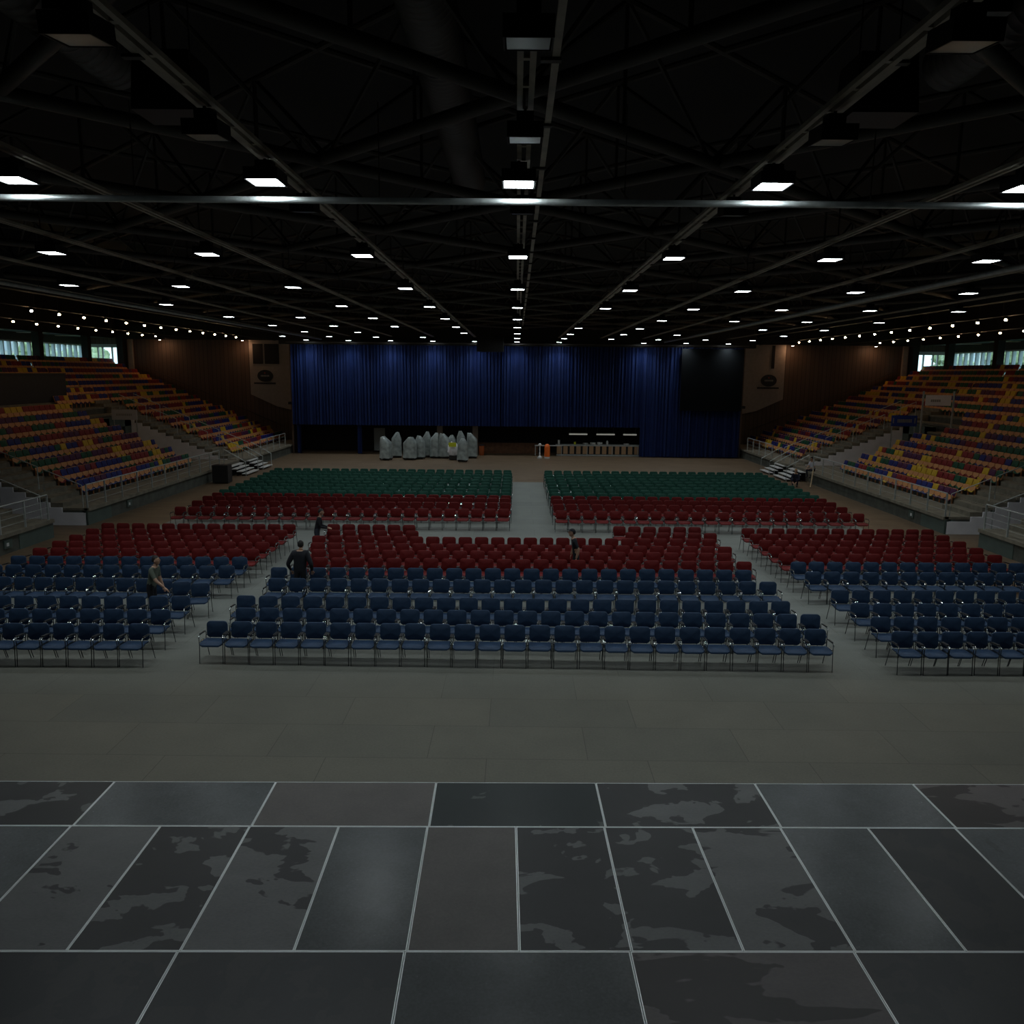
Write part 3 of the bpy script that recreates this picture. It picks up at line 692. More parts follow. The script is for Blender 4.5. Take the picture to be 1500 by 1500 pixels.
for q, (x, h, m, nm, lab) in enumerate([(3.45, .34, 'white', 'tin', 'small pale tin at the left end of the bar counter'), (4.75, .2, 'yellow_p', 'cup', 'small yellowish cup on the bar counter'), (6.2, .16, 'white', 'bowl', 'bright white bowl in the middle of the bar counter'), (6.75, .18, 'white', 'dish', 'low white dish right of the bright bowl on the bar counter'), (7.35, .34, 'white', 'bottle', 'pale bottle on the right half of the bar counter'), (5.6, .12, 'galv', 'tray', 'flat steel tray on the bar counter'), (8.9, .1, 'white', 'plate_stack', 'low white plate stack towards the right end of the bar counter')]):
    w = .09 if nm in ('tin', 'cup', 'bottle') else .22
    prof = [(w*.8, 0), (w, h*.3), (w, h*.7), (w*(.45 if nm == 'bottle' else 1.05), h*.85), (w*(.4 if nm == 'bottle' else 1.05), h)]
    tag(MB().lathe((x, 65.6, .90), prof, 14).build(nm, M[m], smooth=True), lab, nm.replace('_', ' '), 'things on the bar counter')
for q, x in enumerate((5.1, 7.35, 9.35)):
    t = thing('tube_light', 'dim horizontal tube light behind the bar, %s from the left' % ORD[q+1], 'light', (x, 66.9, 1.62), 0, 'tube lights behind the bar')
    L = .75 if q < 2 else .55
    MB().tube([(-L, 0, 0), (L, 0, 0)], .05, 8).build('tube', mat('dim_tube', (.6, .6, .55), .4, emit=(.85, .85, .75), estr=.22), t); MB().box(-L, .04, -.05, L, .1, .1).build('housing', M['galv'], t)
    for e in (-L+.1, L-.1): MB().tube([(e, .07, .1), (e, .07, 2.25)], .008, 5).build('hanger', M['galv'], t)
t = thing('barrier', 'white barrier rail in front of the orange drum and the bar', 'barrier', (1.5, 64.95, 0))
MB().box(0, 0, .80, 2.2, .05, .88).build('rail', M['white'], t); MB().tube([(2.2, .02, .84), (8.3, .02, .84)], .018, 6).build('long_rail', M['white'], t)
for x in (.05, 2.15, 4.2, 6.2, 8.25): MB().box(x-.02, .0, 0, x+.02, .04, .86).build('post', M['galv'], t)
t = thing('barrier_post', 'white post with round foot left of the orange drum', 'post', (1.85, 63.0, 0))
MB().lathe((0, 0, 0), [(.19, 0), (.19, .12), (.1, .18), (.05, .25), (.045, .95)], 14).build('pole', M['white'], t, smooth=True); MB().lathe((0, 0, .95), [(.05, 0), (.13, .05), (.13, .16), (.04, .22)], 12).build('cap', M['white'], t, smooth=True)
t = thing('safety_drum', 'bright orange rounded drum left of the bar counter', 'drum', (2.42, 63.0, 0))
MB().lathe((0, 0, 0), [(.20, 0), (.21, .04), (.21, .13), (.19, .14)], 18).build('base_ring', M['white'], t, smooth=True)
MB().lathe((0, 0, .14), [(.2, 0), (.22, .1), (.22, .72), (.2, .86), (.13, .96), (.03, 1.0)], 18).build('body', M['orange_p'], t, smooth=True)
t = thing('litter_bin', 'dull orange bin right of the covered trolleys', 'bin', (-2.75, 65.0, 0))
MB().lathe((0, 0, 0), [(.16, 0), (.2, .06), (.21, .78)], 16).build('bin_body', mat('dull_orange', (.40, .09, .02), .6), t, smooth=True); MB().lathe((0, 0, .78), [(.23, 0), (.23, .06), (.1, .1)], 16).build('lid', M['blackplastic'], t, smooth=True)
# trolleys under plastic covers
def cover(x, y, w, d, h, peak, lab, seed):
    t = thing('covered_trolley', lab, 'trolley', (x, y, 0), random.Random(seed).uniform(-.3, .3), 'trolleys under plastic covers')
    rings = []; n = 28; levels = [(.16, 1.06), (.5, 1.0), (h*.66, .97), (h*.76, .94), (h*.93, .5), (h, .28)]
    b = MB(); v = []
    for li, (z, sc) in enumerate(levels):
        for j in range(n):
            a = 2*PI*j/n; cx, cy = math.cos(a), math.sin(a); k = (abs(cx)**5+abs(cy)**5)**-.2
            px = cx*k*w/2; py = cy*k*d/2
            if z > h*.7: px = px*sc+peak*w*(1-sc)*.5; py = py*(sc*.5+.5)
            else: px *= sc; py *= sc
            q = noise.noise(Vector((px*3+seed*5, py*3, z*.8)))*.09
            v.append((px*(1+q), py*(1+q), z+(.08*noise.noise(Vector((px*4+seed, py*4, 0))) if li in (0, 5) else 0)))
    f = [(i*n+j, i*n+(j+1) % n, (i+1)*n+(j+1) % n, (i+1)*n+j) for i in range(len(levels)-1) for j in range(n)]; f.append(tuple((len(levels)-1)*n+j for j in range(n)))
    b.add(v, f); b.build('plastic_cover', M['plastic'], t, smooth=True)
    MB().box(-w*.46, -d*.44, .08, w*.46, d*.44, .17).build('trolley_base', M['blackplastic'], t)
    for sx in (-1, 1):
        for sy in (-1, 1): MB().tube([(sx*w*.38-.02, sy*d*.36, .05), (sx*w*.38+.02, sy*d*.36, .05)], .05, 10).build('wheel', M['blackplastic'], t)
for i, a in enumerate([(-9.75, 60.8, .80, .9, 1.95, -.9, 'plastic covered trolley at the left end of the group, near the grey door'),
                       (-9.25, 62.8, .75, .9, 2.15, .3, 'plastic covered trolley with pointed top, second from the left'),
                       (-8.0, 61.2, .95, .9, 1.9, .2, 'wide plastic covered trolley in front of two others'),
                       (-7.35, 61.9, .75, .8, 1.95, -.2, 'plastic covered trolley leaning beside the wide one'),
                       (-6.95, 63.2, .7, .8, 2.2, .2, 'tall plastic covered trolley behind the wide pair'),
                       (-6.3, 62.7, .7, .9, 2.15, .8, 'narrow plastic covered trolley in the middle, with high right shoulder'),
                       (-5.5, 62.6, .85, .9, 2.1, -.7, 'plastic covered trolley left of the yellow card'),
                       (-5.0, 63.2, .65, .8, 1.95, 0., 'round topped plastic covered trolley behind the yellow card'),
                       (-3.95, 60.2, .8, .85, 1.95, .1, 'plastic covered trolley standing farthest forward, right of the yellow card'),
                       (-4.3, 63.3, .7, .8, 2.3, -.2, 'tall plastic covered trolley behind the forward one'),
                       (-3.4, 62.9, .8, .9, 2.15, -.8, 'plastic covered trolley at the right end of the group')]):
    cover(a[0], a[1], a[2], a[3], a[4]*.89, a[5], a[6], i+1)
t = thing('sheet_heap', 'crumpled white sheeting heap carrying a yellow card', 'sheeting', (-4.75, 61.4, 0))
b = MB(); b.ellip((0, 0, .75), (.42, .35, .55), 18, 12, 0, lambda p: p*(1+.35*noise.noise(p*2.5))); b.build('sheet', M['white_wall'], t, smooth=True)
MB().box(-.32, -.42, 1.02, .26, -.39, 1.34).build('card', M['yellow_p'], t); MB().box(-.3, -.3, .05, .3, .3, .35).build('frame', M['blackplastic'], t)
# black loudspeakers, plank
def speaker(x, y, label, sx=.62, h=1.08):
    t = thing('loudspeaker', label, 'loudspeaker', (x, y, 0), 0)
    MB().box(-sx, -.35, .06, sx, .35, h).build('cabinet', M['blackplastic'], t)
    MB().box(-sx+.05, -.37, .12, sx-.05, -.35, h-.06).build('grille', M['black'], t)
    for q in (-1, 1): MB().tube([(q*sx*.7, -.2, .03), (q*sx*.7+.04, -.2, .03)], .03, 8).build('castor', M['blackplastic'], t)
speaker(-17.2, 47.2, 'large black box loudspeaker on the floor by the left stand', .46)
t = thing('timber_plank', 'pale timber leaning on the front corner of the right stand', 'plank', (17.35, 47.9, 0)); MB().tube([(0, -.4, .03), (.58, .9, .95)], .035, 6).build('plank', M['wood'], t)
# small junction boxes on the podium ends
for s, y, lab in ((-1, 37.4, 'small grey socket box on the front of the middle left tier'), (-1, 28.2, 'small grey socket box on the front of the nearest left tier'), (1, 36.6, 'small grey socket box on the front of the middle right tier'), (1, 28.0, 'socket box with a round meter on the front of the nearest right tier')):
    t = thing('socket_box', lab, 'socket box', (s*18.1, y, .2)); MB().box(-s*.08, -.22, 0, 0, .22, .3).build('box', M['podium'], t); MB().box(-s*.1, -.12, .08, -s*.08, .0, .2).build('socket', M['white'], t)

# ---------------------------------------------------------------- roof: trusses, rails, lamps, ducts
def truss(p, q, lab, zl=9.95, zu=11.7):
    P0, P1 = Vector((p[0], p[1], 0)), Vector((q[0], q[1], 0)); t = thing('roof_truss', lab, 'roof truss', (p[0], p[1], zl), 0, 'steel roof trusses'); d = P1-P0; L = d.length; u = d.normalized()
    MB().tube([(0, 0, 0), d], .10, 10).build('lower_chord', M['steel_dark'], t, smooth=True)
    MB().tube([(0, 0, zu-zl), d+Vector((0, 0, zu-zl))], .06, 8).build('upper_chord', M['steel_dark'], t, smooth=True)
    n = max(2, round(L/2.33)); n += n % 2
    w = MB()
    for i in range(n):
        a = u*(L*i/n); b = u*(L*(i+1)/n)
        if i % 2 == 0: w.tube([a, b+Vector((0, 0, zu-zl))], .038, 6)
        else: w.tube([a+Vector((0, 0, zu-zl)), b], .038, 6)
        if i % 2: w.tube([a, a+Vector((0, 0, zu-zl))], .03, 6)
    w.build('web_bars', M['steel_dark'], t, smooth=True)
XM = 19.6; cnt = {1: 0, -1: 0}
def clip(c, sgn):
    # line x = sgn*(y-c), |x|<=XM, 1<=y<=68.5
    ya, yb = max(1., c-XM), min(68.5, c+XM)
    return (sgn*(ya-c), ya), (sgn*(yb-c), yb)
for k in range(-3, 12):
    c = 11.0+6.6*k
    for sgn in (1, -1):
        p, q = clip(c, sgn)
        if q[1]-p[1] < 3: continue
        cnt[sgn] += 1
        truss(p, q, 'tubular steel roof truss running back to the %s, %s counted from the camera' % ('right' if sgn > 0 else 'left', ORD[cnt[sgn]]), 9.95 if sgn > 0 else 9.98, 11.7)
# lamp rails along the hall
LX = 3.24
for k in range(-5, 6):
    x = k*LX+(.06 if k == 0 else 0); side = 'on the centre line' if k == 0 else '%s %s of centre' % (ORD[abs(k)], 'left' if k < 0 else 'right')
    t = thing('lamp_rail', 'long twin steel rail carrying ceiling lamps, %s' % side, 'rail', (x, 1, 9.22), 0, 'lamp rails under the roof')
    r = MB().box(-.085, 0, 0, -.028, 63, .05).box(.028, 0, 0, .085, 63, .05)
    for j in range(90): r.box(-.06, .4+j*.7, .01, .06, .46+j*.7, .04)
    r.build('twin_rail', M['rail_tan'], t)
    h = MB()
    for j in range(10): h.tube([(0, 3+j*6.6, .05), (0, 3+j*6.6, .75)], .015, 6)
    h.build('hangers', M['steel_dark'], t)
    if k in (0, -1, 1):
        t = thing('cable_tray', 'narrow cable tray beside the lamp rail, %s' % side, 'cable tray', (x+.27*(1 if k >= 0 else -1), 1, 9.35), 0, 'cable trays under the roof')
        MB().box(-.035, 0, 0, .035, 50, .04).build('tray', M['rail_tan'], t)
        r = MB()
        for j in range(25): r.box(-.14, 1+j*2, -.03, .05, 1.08+j*2, .0)
        r.build('brackets', M['steel_dark'], t)
def fixture(x, y, lit, label, group, first={}):
    key = lit
    if key not in first:
        t = thing('ceiling_lamp', label, 'ceiling lamp', (x, y, 8.86), 0, group)
        h = MB()
        h.box(-.25, -.27, .02, .25, -.25, .16); h.box(-.25, .25, .02, .25, .27, .16); h.box(-.25, -.25, .02, -.23, .25, .16); h.box(.23, -.25, .02, .25, .25, .16); h.box(-.25, -.27, .16, .25, .27, .19)
        h.box(-.12, -.12, .19, .12, .12, .32)
        h.build('housing', M['black'], t)
        MB().box(-.215, -.235, .025, .215, .235, .045).build('diffuser', M['lampglass'] if lit else M['deadglass'], t)
        MB().box(-.02, -.02, .32, .02, .02, .36).build('stem', M['steel_dark'], t)
        if lit:
            ld = bpy.data.lights.new('lamp_beam', 'AREA'); ld.shape = 'RECTANGLE'; ld.size = .40; ld.size_y = .44; ld.energy = 24; ld.spread = math.radians(118); ld.color = (.88, .97, 1.)
            lo = bpy.data.objects.new('lamp_beam', ld); COL.objects.link(lo); lo.location = (0, 0, .018); lo.parent = t
        t.scale = (.86,)*3 if lit else (.74, .74, .9)
        first[key] = t; return t
    return dup(first[key], (x, y, 8.86), None, label, group)
def colname(k): return 'on the centre line' if k == 0 else '%s %s of centre' % (ORD[abs(k)], 'left' if k < 0 else 'right')
skip = {(4, 1), (3, -3), (6, -2), (8, 2), (5, 3), (7, -1), (6, 4)}
for r in range(9):
    lo, hi = {0: (-2, 2), 1: (-5, 5), 2: (-5, 5), 3: (-4, 5)}.get(r, (-5, 5))  # near rows run past the view: unseen outer lamps added to brighten the stands
    for k in range(lo, hi+1):
        if (r, k) in skip or (r in (4, 5, 6) and k == -5): continue
        fixture(k*LX, 10.95+6.6*r-(.15 if r == 8 else 0), True, 'lit ceiling lamp in the %s row from the camera, %s' % (ORD[r+1], colname(k)), 'lit ceiling lamps')
for r, y in enumerate((6.45, 8.95, 12.9)):
    for k in (-1, 0, 1):
        t = fixture(k*LX+(.0 if k else .06), y, False, 'unlit ceiling lamp in the %s unlit row from the camera, %s' % (ORD[r+1], colname(k)), 'unlit ceiling lamps')
        if r < 2: t.rotation_euler = (.13 if r == 0 else .08, 0, 0)
        else: t.rotation_euler = (.12, 0, 0)
# long pipe just behind the first lamp row
t = thing('cross_pipe', 'long shiny steel pipe crossing the hall just behind the first lit lamps', 'pipe', (0, 11.28, 8.735))
MB().tube([(-17, 0, 0), (17, 0, 0)], .043, 14).build('pipe', M['galv'], t, smooth=True)
for x in range(-4, 5): MB().tube([(x*3.24+1.4, 0, .04), (x*3.24+1.4, 0, 1.22)], .008, 5).build('hanger', M['steel_dark'], t)
# glossy edge beams above the stands
for s, x, z in ((-1, -14.9, 8.95), (1, 11.2, 8.95)):
    t = thing('service_pipe', 'shiny service pipe running the length of the hall under the %s roof' % ('left' if s < 0 else 'right'), 'pipe', (x, 3, z))
    MB().tube([(0, 0, 0), (0, 60, 0)], .07, 12).build('pipe', M['galv'], t, smooth=True)
    for j in range(9): MB().tube([(0, 2+j*7, .05), (0, 2+j*7, 1.0)], .012, 5).build('hanger', M['steel_dark'], t)
def duct(x, z, r, y0, y1, lab):
    t = thing('ventilation_duct', lab, 'duct', (x, y0, z)); L = y1-y0; prof = []; n = int(L/.16)
    pts = []; b = MB(); N = 22; v = []
    for i in range(n+1):
        for q, rr in ((0, r), (.03, r+.018), (.06, r)):
            y = i*L/n+q
            for j in range(N): v.append((rr*math.cos(2*PI*j/N), y, rr*math.sin(2*PI*j/N)))
    rows = len(v)//N; f = [(i*N+j, i*N+(j+1) % N, (i+1)*N+(j+1) % N, (i+1)*N+j) for i in range(rows-1) for j in range(N)]
    f += [tuple(range(N)), tuple((rows-1)*N+j for j in range(N))]
    b.add(v, f); b.build('duct_tube', M['duct'], t, smooth=True)
    h = MB()
    for j in range(int(L/3)+1): h.tube([(0, .5+j*3, r), (0, .5+j*3, 12.4-z)], .015, 5)
    h.build('hangers', M['steel_dark'], t)
duct(-5.35, 10.5, .30, 6.2, 11.6, 'fat spiral ventilation duct at the upper left of the roof')
duct(5.55, 10.5, .30, 6.2, 11.4, 'fat spiral ventilation duct at the upper right of the roof')
duct(-1.15, 10.95, .36, 5, 20, 'wide round duct left of the centre rails')
for (x, y, z, sx, h, lab) in ((-3.95, 9.9, 9.35, .36, .62, 'black loudspeaker cabinet hanging under the roof at the upper left, nearer one'), (-4.5, 9.0, 10.0, .22, .35, 'small black box hanging beside the left spiral duct'), (4.0, 9.8, 9.35, .36, .62, 'black loudspeaker cabinet hanging under the roof at the upper right'), (4.55, 8.9, 10.0, .22, .4, 'small black box hanging beside the right spiral duct')):
    t = thing('hanging_loudspeaker', lab, 'loudspeaker', (x, y, z))
    MB().prism([(-sx, 0), (sx, 0), (sx*.85, h), (-sx*.85, h)], -.3, .3, 'y').build('cabinet', M['blackplastic'], t)
    MB().box(-sx*.8, -.32, .05, sx*.8, -.3, h-.05).build('grille', M['black'], t)
    for q in (-1, 1): MB().tube([(q*sx*.6, 0, h), (q*sx*.6, 0, 12.4-z)], .01, 5).build('cable', M['steel_dark'], t)
t = thing('hanging_loudspeaker', 'cluster of black loudspeakers hanging in front of the curtain left of the centre', 'loudspeaker', (-1.9, 59, 8.0))
MB().box(-.95, -.4, 0, .95, .4, 1.0).build('cabinet', M['blackplastic'], t); MB().box(-.9, -.43, .05, .9, -.4, .95).build('grille', M['black'], t); MB().tube([(0, 0, 1), (0, 0, 4.4)], .02, 6).build('cable', M['steel_dark'], t)
# warm downlights over the stands, strung on two conduits per side
for s in (-1, 1):
    side = 'left' if s < 0 else 'right'
    for li, (x, y0, n, z) in enumerate(((20.1, 34.4, 13, 8.86), (25.7, 42.3, 9, 8.86))):
        t = thing('conduit', 'thin dark conduit carrying the %s row of warm lights over the %s stand' % ('inner' if li == 0 else 'outer', side), 'conduit', (s*x, y0-8, z+.16))
        MB().tube([(0, 0, 0), (0, 68.8-y0+8, 0)], .03, 6).build('pipe', M['steel_dark'], t)
        for j in range(5): MB().tube([(0, 2+j*8, 0), (0, 2+j*8, 12.3-z-.1)], .012, 5).build('hanger', M['steel_dark'], t)
        for i in range(n):
            y = y0+2.07*i
            t = thing('warm_downlight', 'small warm downlight in the %s row over the %s stand, %s from the camera' % ('inner' if li == 0 else 'outer', side, ORD[i+1]), 'downlight', (s*x, y, z), 0, 'warm downlights over the stands')
            MB().lathe((0, 0, .04), [(.07, 0), (.06, .07), (.03, .1)], 10).build('housing', M['black'], t); MB().ellip((0, 0, .0), (.058, .058, .045), 10, 7).build('bulb', M['warm'], t, smooth=True)
    for x in (22.9, 29.8):
        t = thing('wall_light', 'warm light washing the top of the brown wall, %s stand, %s one' % (side, 'inner' if x < 25 else 'outer'), 'wall light', (s*x, 69.0, 8.98), 0, 'wall lights on the brown wall')
        MB().lathe((0, 0, 0), [(.10, .0), (.12, .05), (.12, .2), (.04, .22)], 12).build('housing', M['black'], t); MB().lathe((0, 0, -.015), [(.08, 0), (.08, .012)], 12).build('lens', M['warmflood'], t)
# vertical dark posts of the roof edge over each stand (rear support beams)
for s in (-1, 1):
    t = thing('edge_beam', 'deep dark roof beam along the front of the %s stand' % ('left' if s < 0 else 'right'), 'beam', (s*19.4, 0, 9.5)); MB().box(-.2, 0, 0, .2, 69, 2.5).build('beam', M['roof'], t)
    t = thing('edge_beam', 'deep dark roof beam over the top seats of the %s stand' % ('left' if s < 0 else 'right'), 'beam', (s*34, 0, 9.1)); MB().box(-.25, 0, 0, .25, 69, 3.2).build('beam', M['roof'], t)
# ---------------------------------------------------------------- people
def human(name, label, loc, J, mt, face=(0, 1, 0), hair='dark', scale=1., bulk=1.):
    """J: joint positions; mt: materials for torso, arms, legs. One continuous skinned body, head and hands grown onto it."""
    me = bpy.data.meshes.new('rig'); names = list(J.keys())
    E_ = [('pelvis', 'waist'), ('waist', 'chest'), ('chest', 'neck'), ('neck', 'skull')]
    for a in ('l', 'r'): E_ += [('chest', 'sh_'+a), ('sh_'+a, 'el_'+a), ('el_'+a, 'wr_'+a), ('pelvis', 'hip_'+a), ('hip_'+a, 'kn_'+a), ('kn_'+a, 'an_'+a), ('an_'+a, 'toe_'+a)]
    idx = {n: i for i, n in enumerate(names)}
    me.from_pydata([J[n] for n in names], [(idx[a], idx[b]) for a, b in E_], [])
    o = bpy.data.objects.new('rig', me); COL.objects.link(o)
    sk = o.modifiers.new('s', 'SKIN'); sb = o.modifiers.new('u', 'SUBSURF'); sb.levels = 2; sb.render_levels = 2
    RAD = dict(pelvis=(.165, .12), waist=(.145, .105), chest=(.185, .125), neck=(.058, .06), skull=(.06, .06), sh=(.075, .075), el=(.05, .05), wr=(.034, .03), hip=(.10, .10), kn=(.066, .066), an=(.045, .045), toe=(.05, .035))
    for q in ('chest', 'waist', 'pelvis', 'sh', 'el'): RAD[q] = (RAD[q][0]*bulk, RAD[q][1]*bulk)
    for n in names:
        r = RAD[n.split('_')[0]]; d = me.skin_vertices[0].data[idx[n]]; d.radius = r
    me.skin_vertices[0].data[idx['pelvis']].use_root = True
    dg = bpy.context.evaluated_depsgraph_get(); ev = o.evaluated_get(dg); bm_ = bpy.data.meshes.new_from_object(ev)
    V = [v.co.copy() for v in bm_.vertices]; F = [tuple(p.vertices) for p in bm_.polygons]
    segs = [(Vector(J[a]), Vector(J[b]), (a, b)) for a, b in E_]
    def cls(c):
        best = None
        for a, b, nm in segs:
            ab = b-a; u = max(0, min(1, (c-a).dot(ab)/ab.length_squared)); dd = (a+ab*u-c).length - .02*(nm[0] in ('chest', 'waist', 'pelvis'))
            if best is None or dd < best[0]: best = (dd, nm, u)
        nm, u = best[1], best[2]; A, B_ = nm[0].split('_')[0], nm[1].split('_')[0]
        if (A, B_) == ('neck', 'skull') or ((A, B_) == ('chest', 'neck') and u > .78): return 0
        if B_ in ('neck', 'chest', 'waist', 'sh'): return 1
        if (A, B_) == ('sh', 'el'): return 1 if u < mt.get('sleeve', 1.) else 0
        if (A, B_) == ('el', 'wr'): return 1 if mt.get('sleeve', 1.) > 1.2 and u < .92 else 0
        if (A, B_) == ('an', 'toe') or (B_ == 'an' and u > .9): return 3
        return 2
    b = MB()
    for f in F:
        pass
    b.v = [tuple(v) for v in V]; b.f = F; b.m = [cls(sum((V[i] for i in f), Vector())/len(f)) for f in F]
    bpy.data.objects.remove(o); bpy.data.meshes.remove(bm_)
    # head
    fw = Vector(face).normalized(); hc = Vector(J['skull'])+Vector((0, 0, .075))+fw*.02
    up = Vector((0, 0, 1)); tilt = mt.get('tilt', 0); rt = fw.cross(up).normalized()
    R0 = Matrix((rt, fw, up)).transposed(); Rt = Matrix.Rotation(-tilt, 3, 'X'); R = R0 @ Rt
    def shape(p):
        q = p.copy()
        if q.z < 0: q.x *= 1-.32*(-q.z)**1.3; q.y = q.y*(1-.18*(-q.z)) + .10*(-q.z)
        if q.y > 0: q.y *= .92
        return q
    b.ellip(hc, (.077, .098, .122), 20, 16, 0, shape, R)
    b.ellip(hc+R @ Vector((0, .098, -.015)), (.013, .018, .026), 8, 6, 0, None, R)
    for sx in (-1, 1):
        b.ellip(hc+R @ Vector((sx*.078, -.005, -.008)), (.010, .020, .032), 8, 6, 0, None, R)
        b.ellip(hc+R @ Vector((sx*.030, .083, .012)), (.013, .008, .008), 8, 6, 4, None, R)
    b.ellip(hc+R @ Vector((0, .086, -.055)), (.024, .008, .007), 8, 6, 5, None, R)
    # hands
    for a, sx in (('l', -1), ('r', 1)):
        w = Vector(J['wr_'+a]); e = Vector(J['el_'+a]); d = (w-e).normalized(); sd = d.cross(Vector((0, 0, 1))); sd = sd.normalized() if sd.length > .2 else Vector((0, 1, 0)); nn = sd.cross(d)
        Rh = Matrix((sd, d, nn)).transposed()
        b.ellip(w+d*.05, (.040, .055, .016), 10, 8, 0, None, Rh)
        for q, L in ((-.028, .062), (-.010, .072), (.010, .067), (.028, .052)):
            p0 = w+d*.085+sd*q; p1 = p0+d*L*.5+nn*(-.006); p2 = p1+(d*.8-nn*.6)*L*.5
            b.tube([p0, p1, p2], .0095, 6, 0, .007)
        p0 = w+d*.03+sd*.034; b.tube([p0, p0+d*.03+sd*.022, p0+d*.058+sd*.024-nn*.01], .011, 6, 0, .008)
    mats = [M['skin'], mt['top'], mt['legs'], M['shoe'], M['hair'], mat('lips', (.32, .12, .10), .6)]
    root = b.build(name, mats, None, loc, smooth=True); root.scale = (scale,)*3
    tag(root, label, 'person')
    h = MB()
    def hs(p):
        q = p.copy()
        if q.y > .25: q.z = max(q.z, .42); 
        if q.z < (-.9 if hair == 'long' else -.25): q.z = (-.9 if hair == 'long' else -.25)
        return q*(1+.05*noise.noise(p*5))
    h.ellip(hc+R @ Vector((0, -.012, .012)), (.086, .106, .128 if hair != 'long' else .16), 20, 14, 0, hs, R)
    h.build('hair', M['blond'] if hair == 'long' or hair == 'blond' else M['hair'], root, smooth=True)
    if mt.get('cap'):
        c = MB(); c.ellip(hc+R @ Vector((0, -.005, .05)), (.09, .108, .085), 18, 10, 0, lambda p: Vector((p.x, p.y, max(p.z, -.05))), R)
        c.obox(hc+R @ Vector((0, .13, .055)), (.13, .10, .012), R); c.build('cap', M['c_black'], root, smooth=True)
    return root
def stand_pose(fw=(0, 1), H=1.75, lean=0., elL=None, elR=None, wrL=None, wrR=None, step=.08, drop=0.):
    """standing joints in local coordinates; fw is the facing direction on the floor"""
    f = Vector((fw[0], fw[1], 0)).normalized(); r = Vector((f.y, -f.x, 0)); k = H/1.75; U = Vector((0, 0, 1))
    def P(a, b, z): return tuple((r*a+f*b+U*z)*k)
    J = dict(pelvis=P(0, 0, .95-drop), waist=P(0, lean*.35, 1.12-drop), chest=P(0, lean*.75, 1.34-drop), neck=P(0, lean+.01, 1.48-drop), skull=P(0, lean+.04, 1.56-drop))
    for a, s in (('l', -1), ('r', 1)):
        J['sh_'+a] = P(s*.19, lean*.8, 1.40-drop)
        e = (elL if a == 'l' else elR) or (s*.25, lean*.8-.02, 1.12); w = (wrL if a == 'l' else wrR) or (s*.26, lean*.8+.05, .88)
        J['el_'+a] = P(*e); J['wr_'+a] = P(*w)
        J['hip_'+a] = P(s*.09, 0, .90-drop); J['kn_'+a] = P(s*.10, .04+s*step*.3, .50-drop*.4); J['an_'+a] = P(s*.11, -.04+s*step, .09); J['toe_'+a] = P(s*.13, .14+s*step, .04)
    return J
human('person', 'man seen from behind in black sweater, standing among the blue chairs of the centre block', (-6.1, 22.42, 0),
      stand_pose((.05, 1), 1.76, .10, elL=(-.34, -.02, 1.10), elR=(.34, -.02, 1.10), wrL=(-.30, .16, .88), wrR=(.30, .16, .88)), dict(top=M['c_black'], legs=M['c_black'], sleeve=1.5, tilt=-.3), (.05, 1, 0), bulk=1.3)
human('person', 'man in black standing at the left end of the red centre rows', (-7.08, 28.42, 0),
      stand_pose((1, .1), 1.68, .12, elR=(.20, .16, 1.12), elL=(-.2, .14, 1.12), wrR=(.12, .42, 1.06), wrL=(-.12, .40, 1.05)), dict(top=M['c_black'], legs=M['jeans'], sleeve=1.5), (1, -.15, 0))
human('person', 'man in black t-shirt and cap walking left between the red rows', (1.92, 24.85, 0),
      stand_pose((-1, -.05), 1.74, .10, elL=(-.25, -.04, 1.12), wrL=(-.25, .03, .86), step=.14), dict(top=M['c_black'], legs=M['c_black'], sleeve=.75, tilt=-.35, cap=True), (-1, -.25, 0))
human('person', 'man in grey-green t-shirt bending over the blue chairs of the left block', (-9.5, 20.55, 0),
      stand_pose((1, -.05), 1.74, .13, elR=(.24, .26, 1.14), wrR=(.20, .46, .96), elL=(-.24, .12, 1.10), wrL=(-.22, .22, .88)), dict(top=M['c_green'], legs=M['c_black'], sleeve=.8, tilt=-.3), (1, -.2, 0))
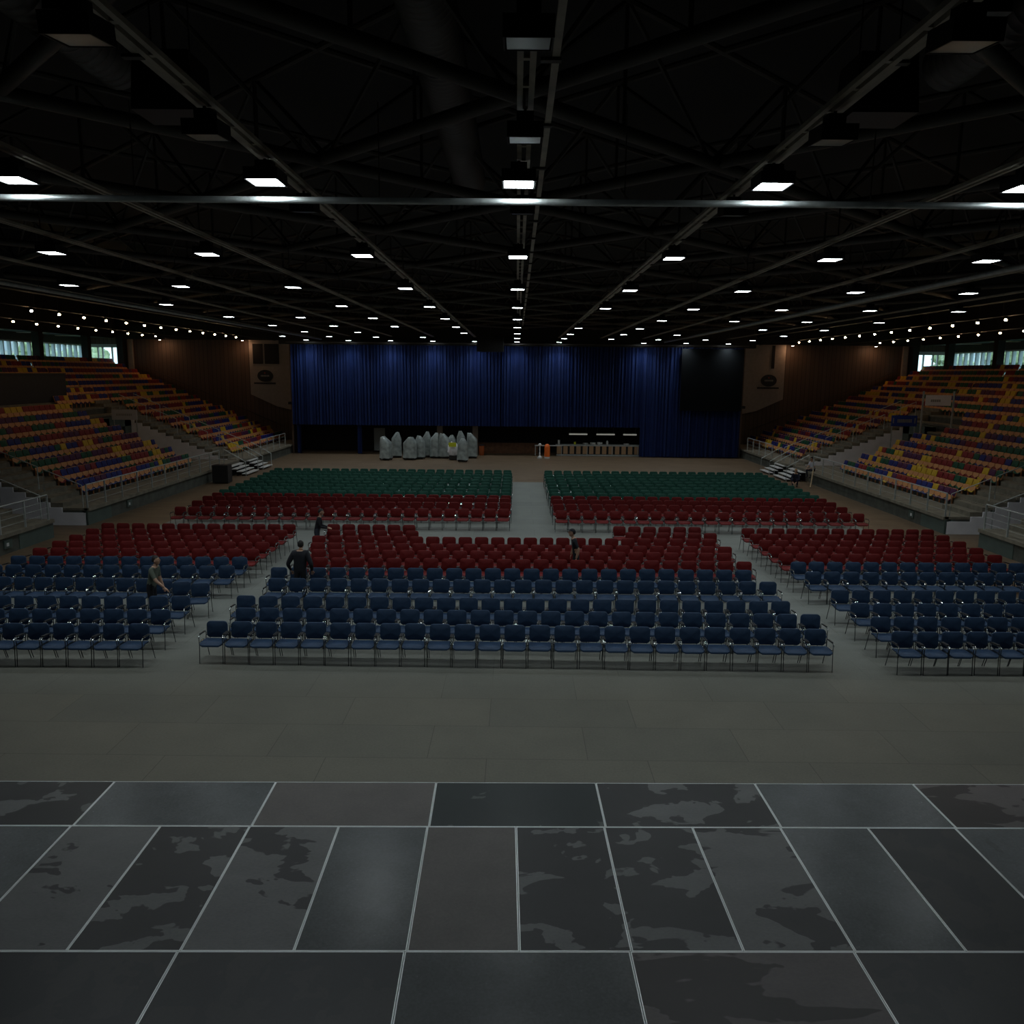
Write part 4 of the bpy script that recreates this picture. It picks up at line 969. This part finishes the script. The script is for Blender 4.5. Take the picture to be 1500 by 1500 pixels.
def squat_pose(fw, seat=.42, lean=.18, kn=.5, hand=(.14, .42, .45)):
    f = Vector((fw[0], fw[1], 0)).normalized(); r = Vector((f.y, -f.x, 0)); U = Vector((0, 0, 1))
    def P(a, b, z): return tuple(r*a+f*b+U*z)
    J = dict(pelvis=P(0, 0, seat), waist=P(0, lean*.35, seat+.17), chest=P(0, lean*.8, seat+.38), neck=P(0, lean+.02, seat+.52), skull=P(0, lean+.06, seat+.59))
    for a, s in (('l', -1), ('r', 1)):
        J['sh_'+a] = P(s*.17, lean*.85, seat+.44); J['el_'+a] = P(s*.22, lean+.08, seat+.17); J['wr_'+a] = P(s*hand[0], hand[1], hand[2])
        J['hip_'+a] = P(s*.09, .02, seat-.02); J['kn_'+a] = P(s*.14, .42, kn); J['an_'+a] = P(s*.13, .30, .09); J['toe_'+a] = P(s*.14, .47, .04)
    return J
human('person', 'fair haired person in navy crouching at the foot of the right stand steps', (16.75, 48.3, 0), squat_pose((-.5, -1), .28, .16, .5, (.10, .46, .3)), dict(top=M['c_navy'], legs=M['c_navy'], sleeve=1.5), (-.3, -1, 0), 'blond')
human('person', 'dark haired person in white shirt sitting on the entrance landing of the right stand', (18.42, 50.2, .28), squat_pose((-1, -.6), .52, .10, .5, (.12, .40, .62)), dict(top=M['c_white'], legs=M['jeans'], sleeve=.7), (-1, -.4, 0))
# ---------------------------------------------------------------- world, camera, view
w = bpy.data.worlds.new('day'); bpy.context.scene.world = w; w.use_nodes = True
nt = w.node_tree; bg = nt.nodes['Background']; bg.inputs['Color'].default_value = (.62, .80, .92, 1); bg.inputs['Strength'].default_value = 2.8
cam = bpy.data.cameras.new('camera'); co = bpy.data.objects.new('camera', cam); COL.objects.link(co)
cam.sensor_width = 36; cam.lens = 36*1190/1500; cam.clip_end = 400; cam.clip_start = .1
th = math.atan(203/1190); psi = -.0042; rho = .0095
fwd = Vector((math.sin(psi)*math.cos(th), math.cos(psi)*math.cos(th), -math.sin(th)))
r0 = Vector((math.cos(psi), -math.sin(psi), 0)); u0 = r0.cross(fwd)
r = r0*math.cos(rho)+u0*math.sin(rho); u = -r0*math.sin(rho)+u0*math.cos(rho)
co.matrix_world = Matrix(((r.x, u.x, -fwd.x, 0), (r.y, u.y, -fwd.y, 0), (r.z, u.z, -fwd.z, 6.5), (0, 0, 0, 1)))
sc = bpy.context.scene; sc.camera = co
sc.view_settings.view_transform = 'Standard'; sc.view_settings.look = 'None'; sc.view_settings.gamma = 1; sc.view_settings.exposure = 0; sc.view_settings.use_curve_mapping = False
